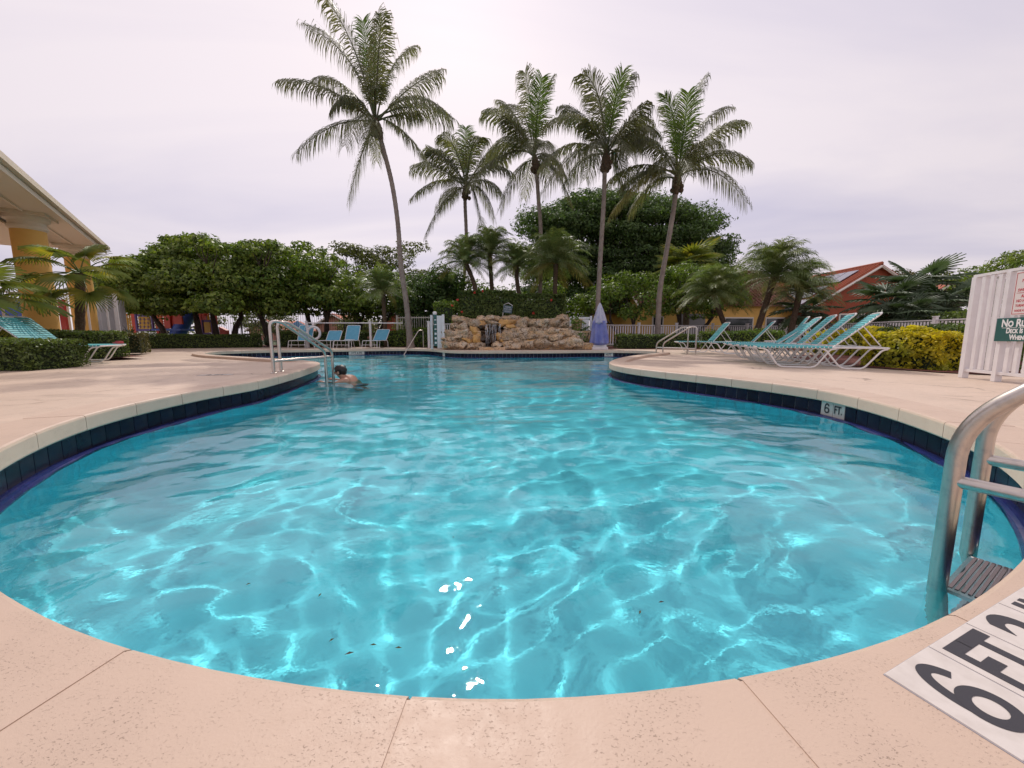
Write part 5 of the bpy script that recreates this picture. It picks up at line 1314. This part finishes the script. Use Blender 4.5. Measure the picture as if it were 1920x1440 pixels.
def six(h, m_, parent, loc, rot):
    """a bold rounded figure 6 drawn as two strokes"""
    v = []; f = []
    def stroke(c, rx, ry, a0, a1, w, z, n=40):
        b = len(v)
        for i in range(n+1):
            a = math.radians(a0+(a1-a0)*i/n); x, y = c[0]+rx*math.cos(a), c[1]+ry*math.sin(a)
            nx, ny = math.cos(a)/rx, math.sin(a)/ry; l_ = math.hypot(nx, ny); nx, ny = nx/l_*w/2, ny/l_*w/2
            v.append(((x-nx)*h, (y-ny)*h, z)); v.append(((x+nx)*h, (y+ny)*h, z))
        for i in range(n): f.append((b+2*i, b+2*i+1, b+2*i+3, b+2*i+2))
    stroke((0, 0), .245, .43, 32, 200, .155, .0002); stroke((0, -.195), .245, .235, 0, 360, .155, .0004)
    return link('digit', new_mesh('digit', v, f, m_), parent, loc, rot)
# ------------------------------------------------------------------ depth marks
A_ = Vector((*px(1655, 1265), 0)); Bq = Vector((*px(1740, 1212), 0)); tv = (Bq-A_).normalized(); ov = Vector((tv.y, -tv.x, 0))
rz = math.atan2(tv.y, tv.x); dm_ = thing('depth_marker', 'white tiled depth marker reading 6 FT 2 IN set in the coping, lower right corner', 'depth marker', (A_.x, A_.y, 0), rz)
tw = .152
mb = MB(); mb.box((tw*2, -tw/2, -.005), (tw*4-.001, tw-.001, .0125)); mb.obj('grout_bed', M['grout'], dm_)
for k, tx in enumerate(('6', 'FT', '2', 'IN')):
    mb = MB(); mb.box((tw*(k+.5), -tw/2, .0), (tw-.003, tw-.003, .006)); tl = mb.obj('tile', M['tile_white'], dm_, bevel=.0012)
    if tx == '6': six(.122, M['black_print'], tl, (tw*.5, -tw/2, .0034), (0, 0, 0))
    elif tx == '2': text(tx, .158, M['black_print'], tl, (tw*(k+.5), -tw/2, .0032), (0, 0, 0), .030, sx=1.0)
    else: text(tx, .150, M['black_print'], tl, (tw*(k+.5), -tw/2, .0032), (0, 0, 0), .030, sx=.80)
# letters on the two white waterline tiles
p_, t_, n_ = edge_at(s6+Lt); 
d6 = thing('depth_lettering', 'black 6 FT. lettering on two white waterline tiles, right side of the pool', 'depth marker', (p_[0]+n_[0]*.0185, p_[1]+n_[1]*.0185, -.195), math.atan2(-t_[1], -t_[0]))
six(.108, M['black_print'], d6, (-.077, -.001, 0), (PI/2, 0, 0)); text('FT.', .116, M['black_print'], d6, (.074, -.003, 0), (PI/2, 0, 0), .018, sx=.74, name='letters')
# far white marks under the far coping
GM = 'white depth marks along the far coping'
for lab, x, body, sz, w_ in (('white 3 FT 6 IN depth mark below the far coping, by the blue chairs', 672, '3 FT 6 IN', .15, .66), ('small blank white mark below the far coping, left of the waterfall', 833, '', .12, .22), ('white depth mark reading 4 FT below the far coping, under the folded umbrella', 1141, '4 FT', .15, .36)):
    s_ = min(range(NE), key=lambda i: abs(math.atan2(EDGE[i][0], EDGE[i][1])-math.atan((x-960)/FPX/(math.cos(PITCH)))) + (9 if EDGE[i][1] < 15 else 0))*PERIM/NE
    p_, t_, n_ = edge_at(s_)
    o_ = thing('depth_marker', lab, 'depth marker', (p_[0]+n_[0]*.012, p_[1]+n_[1]*.012, -.19), math.atan2(-t_[1], -t_[0]), GM)
    mb = MB(); mb.box((0, 0, 0), (w_, .012, .15)); mb.obj('tile', M['tile_white'], o_)
    if body: text(body, sz*.9, M['black_print'], o_, (0, -.0075, 0), (PI/2, 0, 0), .02, sx=.85)

# ------------------------------------------------------------------ sign panel on the right
P0 = Vector((6.33, 5.36, 0)); dv = Vector((-.27, -.963, 0)).normalized(); rz = math.atan2(dv.y, dv.x)
sp = thing('slatted_screen', 'white slatted vinyl screen at the right edge of the photo carrying two signs', 'fence', tuple(P0), rz)
HT = 1.405
def bx(name, x0, x1, y, th, z0, z1, m_=M['white_vinyl'], par=sp, bev=.003):
    mb = MB(); mb.box(((x0+x1)/2, y, (z0+z1)/2), (x1-x0, th, z1-z0)); return mb.obj(name, m_, par, bevel=bev)
LN = 2.1
bx('top_rail', -.03, LN, 0, .05, HT-.035, HT); bx('bottom_rail', .0, LN, 0, .04, .09, .13)
bx('post', -.035, .035, 0, .07, 0, HT-.036); bx('post', .46, .52, .0, .07, 0, HT-.036); bx('post', 1.5, 1.57, 0, .07, 0, HT-.036)
for k in range(17):
    x = .135+k*.118
    if any(abs(x-q) < .07 for q in (.49, 1.53)): continue
    bx('slat', x-.026, x+.026, -.005, .03, .131, HT-.036)
# the return behind: a second run of slats, away from the pool
bx('top_rail', -.03, LN, .62, .05, HT-.035, HT); bx('bottom_rail', 0, LN, .62, .04, .09, .13)
for k in range(9): bx('slat', .05+k*.236, .102+k*.236, .62, .03, .131, HT-.036)
mb = MB(); mb.box((-.0, .31, HT-.018), (.05, .56, .034)); mb.obj('side_rail', M['white_vinyl'], sp)
for k in range(4): bx('side_slat', -.02, .01, .12+k*.13, .055, .1, HT-.036)
sgn = -1   # signs hang on the pool side (local -y)
test = Matrix.Rotation(rz, 3, 'Z') @ Vector((0, -1, 0))
if test.dot(-P0) < 0: sgn = 1
def sign_panel(name, label, x0, x1, z0, z1, m_):
    c = P0+Matrix.Rotation(rz, 3, 'Z') @ Vector(((x0+x1)/2, sgn*.048, 0))
    t = thing(name, label, 'sign', (c.x, c.y, (z0+z1)/2), rz + (0 if sgn < 0 else PI)); mb = MB(); mb.box((0, 0, 0), (x1-x0, .006, z1-z0)); mb.obj('plate', m_, t, bevel=.002); return t
s1_ = sign_panel('warning_sign', 'white pool warning sign with red lettering on the slatted screen', .615, 1.10, .83, 1.345, M['sign_white'])
hw, hh_ = .485/2, .515/2
mb = MB()
for (x0, x1, z0, z1) in ((-hw+.012, hw-.012, hh_-.018, hh_-.012), (-hw+.012, hw-.012, -hh_+.012, -hh_+.018), (-hw+.012, -hw+.018, -hh_+.019, hh_-.019), (hw-.018, hw-.012, -hh_+.019, hh_-.019), (-hw+.04, hw-.04, .003, .008)):
    mb.box(((x0+x1)/2, -.0035, (z0+z1)/2), (x1-x0, .002, z1-z0))
mb.obj('border', M['print_red'], s1_)
for k, (ln, sz) in enumerate((('WARNING', .062), ('NO LIFEGUARD', .052), ('AT POOL', .052), ('SWIM AT YOUR RISK', .048), ('ADVERTENCIA', .050), ('NO HAY SALVAVIDAS', .046), ('TURNO EN ESTA PISCINA', .040), ('NADE A SU PROPIO RIESGO', .037))):
    text(ln, sz, M['print_red'], s1_, (0, -.0036, (.205, .148, .093, .038, -.035, -.090, -.146, -.205)[k]), (PI/2, 0, 0), .022, sx=.86)
s2_ = sign_panel('no_running_sign', 'dark green sign with bold white lettering about running, below the warning sign', .45, 1.18, .515, .80, M['sign_green'])
for ln, sz, z_, sx_ in (('No Running', .125, .075, .95), ('Deck Is Slippery', .088, -.015, .92), ('When Wet', .088, -.095, .95)):
    text(ln, sz, M['print_white'], s2_, (0, -.0036, z_), (PI/2, 0, 0), .035, sx=sx_*(.85 if sz < .1 else .92), caps=True)
mb = MB(); mb.box((-.185, -.0035, .022), (.19, .002, .005)); mb.box((.11, -.0035, .022), (.36, .002, .005)); mb.obj('underline', M['print_white'], s2_)

# ------------------------------------------------------------------ playground
M['pg_red'] = mat('play_red', (.52, .05, .025), .45); M['pg_orange'] = mat('play_orange', (.60, .12, .02), .45); M['pg_yellow'] = mat('play_yellow', (.58, .34, .03), .45)
M['pg_blue'] = mat('play_blue', (.02, .08, .38), .4); M['pg_purple'] = mat('play_purple', (.10, .06, .24), .5)
YP = 25.0
def P_(x, y): q = pd(x, y, YP); return q
o0 = P_(300, 640); pg = thing('playground_set', 'colourful plastic playground set behind the dark hedge under the left trees', 'playground', (o0.x, YP, 0))
def pbox(name, x0, y0, x1, y1, m_, dy=0, th=.12, par=pg, bev=0):
    a, b = P_(x0, y0), P_(x1, y1); mb = MB(); mb.box(((a.x+b.x)/2-o0.x, dy, (a.z+b.z)/2), (abs(b.x-a.x), th, abs(a.z-b.z))); return mb.obj(name, m_, par, bevel=bev)
for x in (233, 253, 296, 326, 377, 384, 405): pbox('post', x-1.7, 575 if x < 300 else 566, x+1.7, 650, M['pg_red'], dy=.0, th=.12)
for k in range(4): pbox('slat', 237+k*4.1, 591, 239.6+k*4.1, 621, M['pg_yellow'], dy=.05, th=.08)
pbox('crossbar', 233, 588, 256, 591, M['pg_orange'], dy=.06)
for (x0, y0, x1, y1) in ((256, 589, 262, 621), (286, 589, 292, 621), (262.2, 589, 285.8, 594), (262.2, 617, 285.8, 621)): pbox('panel_frame', x0, y0, x1, y1, M['pg_purple'], dy=-.1)
gp = pbox('game_panel', 262.5, 594.3, 285.5, 616.8, M['pg_yellow'], dy=-.08, th=.1)
mb = MB()
for i in range(3):
    for j in range(3):
        a, b = P_(264+i*7.2, 596+j*7), P_(270+i*7.2, 601.5+j*7)
        cx_, cz_ = (a.x+b.x)/2-o0.x, (a.z+b.z)/2; w_ = (b.x-a.x)
        mb.box((cx_, -.145, cz_), (w_, .02, w_*.15)); mb.box((cx_, -.145, cz_), (w_*.15, .02, w_))
mb.obj('game_tokens', M['pg_purple'], gp)
for (x0, x1, y0, y1, dd_) in ((292.5, 309, 584, 616, -.1), (309.5, 325, 586, 616, -.12), (328, 346, 588, 608, -.1)): pbox('panel', x0, y0, x1, y1, M['pg_red' if x0 > 300 else 'pg_orange'], dy=dd_, bev=.03)
pbox('deck_board', 292, 616.5, 346, 620, M['pg_blue'], dy=.3, th=1.2)
mb = MB(); a, b = P_(331, 612), P_(352, 575)
mb.tube([(a.x-o0.x-.2, .2, a.z-.6), ((a.x+b.x)/2-o0.x, .3, (a.z+b.z)/2), (b.x-o0.x, .4, b.z)], .42, 14); mb.obj('tube_slide', M['pg_blue'], pg, smooth=True)
q = P_(283, 585); mb = MB(); mb.box((q.x-o0.x, .6, q.z), (1.1, 1.0, .45)); mb.obj('roof', M['pg_blue'], pg, bevel=.12)
q = P_(367, 574); mb = MB(); mb.lathe([(.45, -.9), (.40, -.2), (.0, .5)], 4, (q.x-o0.x, .5, q.z)); mb.obj('roof', M['pg_yellow'], pg)
pbox('panel', 361, 585, 375, 622, M['pg_yellow'], dy=.1)
for (x0, y0, x1, y1) in ((382, 600, 386, 628), (399, 600, 403, 628), (386.2, 600, 398.8, 604), (386.2, 624, 398.8, 628)): pbox('panel_frame', x0, y0, x1, y1, M['pg_purple'], dy=-.15)
pbox('game_panel', 386.4, 604.3, 398.6, 623.8, M['pg_yellow'], dy=-.13)
mb = MB(); q = P_(390, 590); mb.lathe([(.02, -.12), (.12, -.06), (.13, .03), (.07, .12), (.0, .14)], 10, (q.x-o0.x, -.2, q.z)); mb.obj('bubble', M['pg_red'], pg, smooth=True)
mb = MB(); a = P_(417, 620); v = [(a.x-o0.x-.0, -.3, a.z+.25), (a.x-o0.x+.45, -.3, a.z+.02), (a.x-o0.x+.40, -.3, a.z-.4), (a.x-o0.x+.05, -.3, a.z-.3)]; v += [(x, y+.3, z) for x, y, z in v]
mb.add(v, [(0, 1, 2, 3), (4, 7, 6, 5), (0, 4, 5, 1), (1, 5, 6, 2), (2, 6, 7, 3), (3, 7, 4, 0)]); mb.obj('slide_end', M['pg_red'], pg)
# the play set behind the first column
t = thing('play_tunnel', 'ribbed blue play tunnel seen between the left edge and the first yellow column', 'playground', (-19.5, 16.5, 0))
q = pd(24, 580, 16.5); mb = MB(); mb.tube([(q.x+19.5-1.0+.25*i, 0, q.z) for i in range(9)], [.42, .48, .42, .48, .42, .48, .42, .48, .42], 14); mb.obj('tunnel', M['pg_blue'], t, smooth=True)
for k in (-1.0, .9): mb = MB(); mb.tube([(q.x+19.5+k, 0, 0), (q.x+19.5+k, 0, q.z+.6)], .07, 8); mb.obj('post', M['pg_red'], t)
q = pd(121, 600, 17.5); mb = MB(); mb.box((0, 0, 1.1), (.26, .12, 2.2)); o = mb.obj('red_play_post', M['pg_red'], loc=(q.x, 17.5, 0)); tag(o, 'flat red playground post between the two yellow columns', 'playground post')

# ------------------------------------------------------------------ the bather
M['skin'] = mat('skin', (.50, .27, .18), .5, noise=(9, (.46, .23, .15), .4, .7)); M['skin'].node_tree.nodes['Principled BSDF'].inputs['Subsurface Weight'].default_value = .08
M['hair'] = mat('dark_hair', (.018, .012, .010), .45, bump=(60, .8, .01)); M['shorts'] = mat('swim_shorts', (.02, .02, .035), .8)
ps = Vector((-3.20, 7.40, WATER_Z+.03))
per = thing('person', 'dark-haired bather with bare shoulders low in the water beside the left grab rails', 'person', tuple(ps), 0)
# skeleton: body floating, turned to the left (towards the edge), shoulders just out of the water
J = {'pelvis': ((.22, .08, -.50), .135), 'belly': ((.16, .05, -.30), .130), 'chest': ((.09, .02, -.10), .150), 'neck': ((-.06, -.01, .045), .062), 'jaw': ((-.115, -.015, .085), .065), 'head': ((-.13, -.01, .150), .100), 'crown': ((-.125, -.01, .205), .078),
     'shL': ((.02, -.17, -.005), .072), 'elL': ((-.16, -.24, -.09), .046), 'wrL': ((-.36, -.16, -.06), .032), 'haL': ((-.44, -.13, -.035), .036),
     'shR': ((.06, .19, .005), .072), 'elR': ((-.12, .30, -.08), .046), 'wrR': ((-.34, .27, -.04), .032), 'haR': ((-.42, .25, -.02), .036),
     'hipL': ((.22, -.02, -.62), .095), 'knL': ((.12, -.06, -1.0), .062), 'anL': ((.30, -.04, -1.34), .040), 'toL': ((.20, -.04, -1.40), .032),
     'hipR': ((.22, .18, -.62), .095), 'knR': ((.14, .22, -1.0), .062), 'anR': ((.32, .22, -1.34), .040), 'toR': ((.22, .22, -1.40), .032)}
ks = list(J); ed_ = [('pelvis', 'belly'), ('belly', 'chest'), ('chest', 'neck'), ('neck', 'jaw'), ('jaw', 'head'), ('head', 'crown'), ('chest', 'shL'), ('shL', 'elL'), ('elL', 'wrL'), ('wrL', 'haL'), ('chest', 'shR'), ('shR', 'elR'), ('elR', 'wrR'), ('wrR', 'haR'),
      ('pelvis', 'hipL'), ('hipL', 'knL'), ('knL', 'anL'), ('anL', 'toL'), ('pelvis', 'hipR'), ('hipR', 'knR'), ('knR', 'anR'), ('anR', 'toR')]
for side in ('L', 'R'):                       # five fingers on each hand
    hx, hy, hz = J['ha'+side][0]; s_ = -1 if side == 'L' else 1
    for k in range(5):
        if k == 4: b1, b2 = (hx+.01, hy-s_*.035, hz+.0), (hx-.03, hy-s_*.06, hz-.005)
        else: b1, b2 = (hx-.045, hy+(k-1.5)*.020, hz+.012), (hx-.085-.008*(k in (1, 2)), hy+(k-1.5)*.023, hz-.006)
        J[f'f{side}{k}a'] = (b1, .0095); J[f'f{side}{k}b'] = (b2, .0080); ed_ += [('ha'+side, f'f{side}{k}a'), (f'f{side}{k}a', f'f{side}{k}b')]
ks = list(J); me = bpy.data.meshes.new('body'); me.from_pydata([J[k][0] for k in ks], [(ks.index(a), ks.index(b)) for a, b in ed_], [])
bo = bpy.data.objects.new('body', me); C.objects.link(bo); md = bo.modifiers.new('s', 'SKIN'); sv = me.skin_vertices[0].data
for i, k in enumerate(ks): sv[i].radius = (J[k][1], J[k][1]); sv[i].use_root = (k == 'pelvis')
ms = bo.modifiers.new('u', 'SUBSURF'); ms.levels = 2; ms.render_levels = 2
dg = bpy.context.evaluated_depsgraph_get(); bm_ = bpy.data.meshes.new_from_object(bo.evaluated_get(dg)); bpy.data.objects.remove(bo); bm_.materials.clear(); bm_.materials.append(M['skin'])
bm_.polygons.foreach_set('use_smooth', [True]*len(bm_.polygons)); link('body', bm_, per)
def ellip(c, r, m_, name, par, cut=None, seed=0, lump=.0, smooth=True):
    v = []
    for q in IV3:
        p = Vector(q); s_ = 1+lump*mnoise.noise(p*3+Vector((seed, 0, 0)))
        p = Vector((q[0]*r[0]*s_, q[1]*r[1]*s_, q[2]*r[2]*s_))
        v.append(p+Vector(c))
    keep = [tuple(f) for f in IF3 if cut is None or all(cut(v[i]) for i in f)]
    return link(name, new_mesh(name, v, keep, m_, smooth), par)
ellip((-.108, -.01, .178), (.118, .100, .105), M['hair'], 'hair', per, lump=.24, cut=lambda p: p.x > -.20 or p.z > .20)
ellip((-.215, -.01, .125), (.020, .014, .020), M['skin'], 'nose', per); ellip((-.205, -.01, .088), (.012, .026, .008), mat('lips', (.40, .14, .11), .5), 'mouth', per)
for s_ in (-1, 1):
    ellip((-.120, -.01+s_*.097, .135), (.022, .010, .030), M['skin'], 'ear', per); ellip((-.208, -.01+s_*.032, .150), (.008, .013, .007), M['hair'], 'eye', per)
ellip((.22, .08, -.62), (.16, .20, .17), M['shorts'], 'swim_shorts', per)

# ------------------------------------------------------------------ small things: leaves on the water, curb
rl = random.Random(77)
for i in range(9):
    x, y = [(850, 1010), (600, 1118), (466, 1100), (655, 1225), (622, 1200), (747, 1215), (1240, 1130), (1200, 1150), (700, 1210), (470, 985), (1060, 905), (1530, 1000), (640, 1160), (655, 1180)][i]
    X, Y = px(x, y, WATER_Z); a = rl.uniform(0, 6.28); L_ = rl.uniform(.005, .011); mb = MB()
    d = Vector((math.cos(a), math.sin(a), 0)); s = Vector((-d.y, d.x, 0)); mb.add([-d*L_, s*L_*.35+Vector((0, 0, .002)), d*L_, -s*L_*.35+Vector((0, 0, .002)), Vector((0, 0, -.001))], [(0, 1, 4), (1, 2, 4), (2, 3, 4), (3, 0, 4)])
    zz_ = WATER_Z+float(waves(np.array([X]), np.array([Y]))[0])+.003
    o = mb.obj('floating_leaf', LF['brown'] if i % 3 else LF['bark'], loc=(X, Y, zz_)); tag(o, 'tiny fallen leaf floating on the near pool water', 'leaf', 'tiny leaves floating on the pool')
    if i == 3: o.scale = (1.5, 1.5, 1); o['label'] = 'small yellow-brown leaf floating near the coping, left of the sun glint'; del o['group']

# long hairline cracks and wet streaks in the left deck, a small mark tile
M['crack'] = mat('crack_dirt', (.20, .14, .10), .95, noise=(9, (.40, .29, .22), .45, .62))
rc = random.Random(9)
for pts in ([(0, 746), (70, 742), (150, 737), (215, 731), (300, 728), (365, 722)], [(175, 714), (240, 711), (330, 706), (430, 702), (505, 700), (560, 690), (585, 684)], [(0, 762), (60, 757), (130, 748)], [(230, 700), (320, 694), (420, 690), (520, 684)], [(60, 722), (150, 716), (240, 708)],
            [(1230, 686), (1300, 690), (1340, 690)], [(1500, 707), (1600, 716), (1680, 722)], [(1740, 742), (1830, 752), (1920, 760)], [(560, 1296), (566, 1340), (575, 1440)]):
    P = [Vector((*px(x, y), 0)) for x, y in pts]; L_ = []
    for a, b in zip(P[:-1], P[1:]):
        n_ = max(3, int((b-a).length/.06))
        for k in range(n_): L_.append(a.lerp(b, k/n_))
    L_.append(P[-1]); v = []; off = 0
    near_ = P[0].length < 1
    for i, p in enumerate(L_):
        d = (L_[min(i+1, len(L_)-1)]-L_[max(i-1, 0)]).normalized(); s = Vector((-d.y, d.x, 0)); off = off*.85+rc.uniform(-.010, .010)*(0.2 if near_ else 1)
        w = (.0012 if near_ else .0055)*rc.uniform(.15, 1.3)*math.sin(PI*(i+.6)/(len(L_)+.2)); q = p+s*off
        zz_ = drop(q.y)+.0012; v += [(q.x-s.x*w, q.y-s.y*w, zz_), (q.x+s.x*w, q.y+s.y*w, zz_)]
    if near_: continue
    o = link('deck_crack', new_mesh('deck_crack', v, [(2*i, 2*i+1, 2*i+3, 2*i+2) for i in range(len(L_)-1)], M['crack']), deck)
mk = px(405, 703); t = thing('depth_marker', 'small white depth mark set in the left deck near the grab rails', 'depth marker', (mk[0], mk[1], .001), .3)
for k in range(3):
    mb = MB(); mb.box((-.15+.15*k, 0, .001), (.135, .15, .003)); mb.obj('tile', M['tile_white'], t)
text('6 FT', .13, M['black_print'], t, (0, 0, .0032), (0, 0, 0), .02)
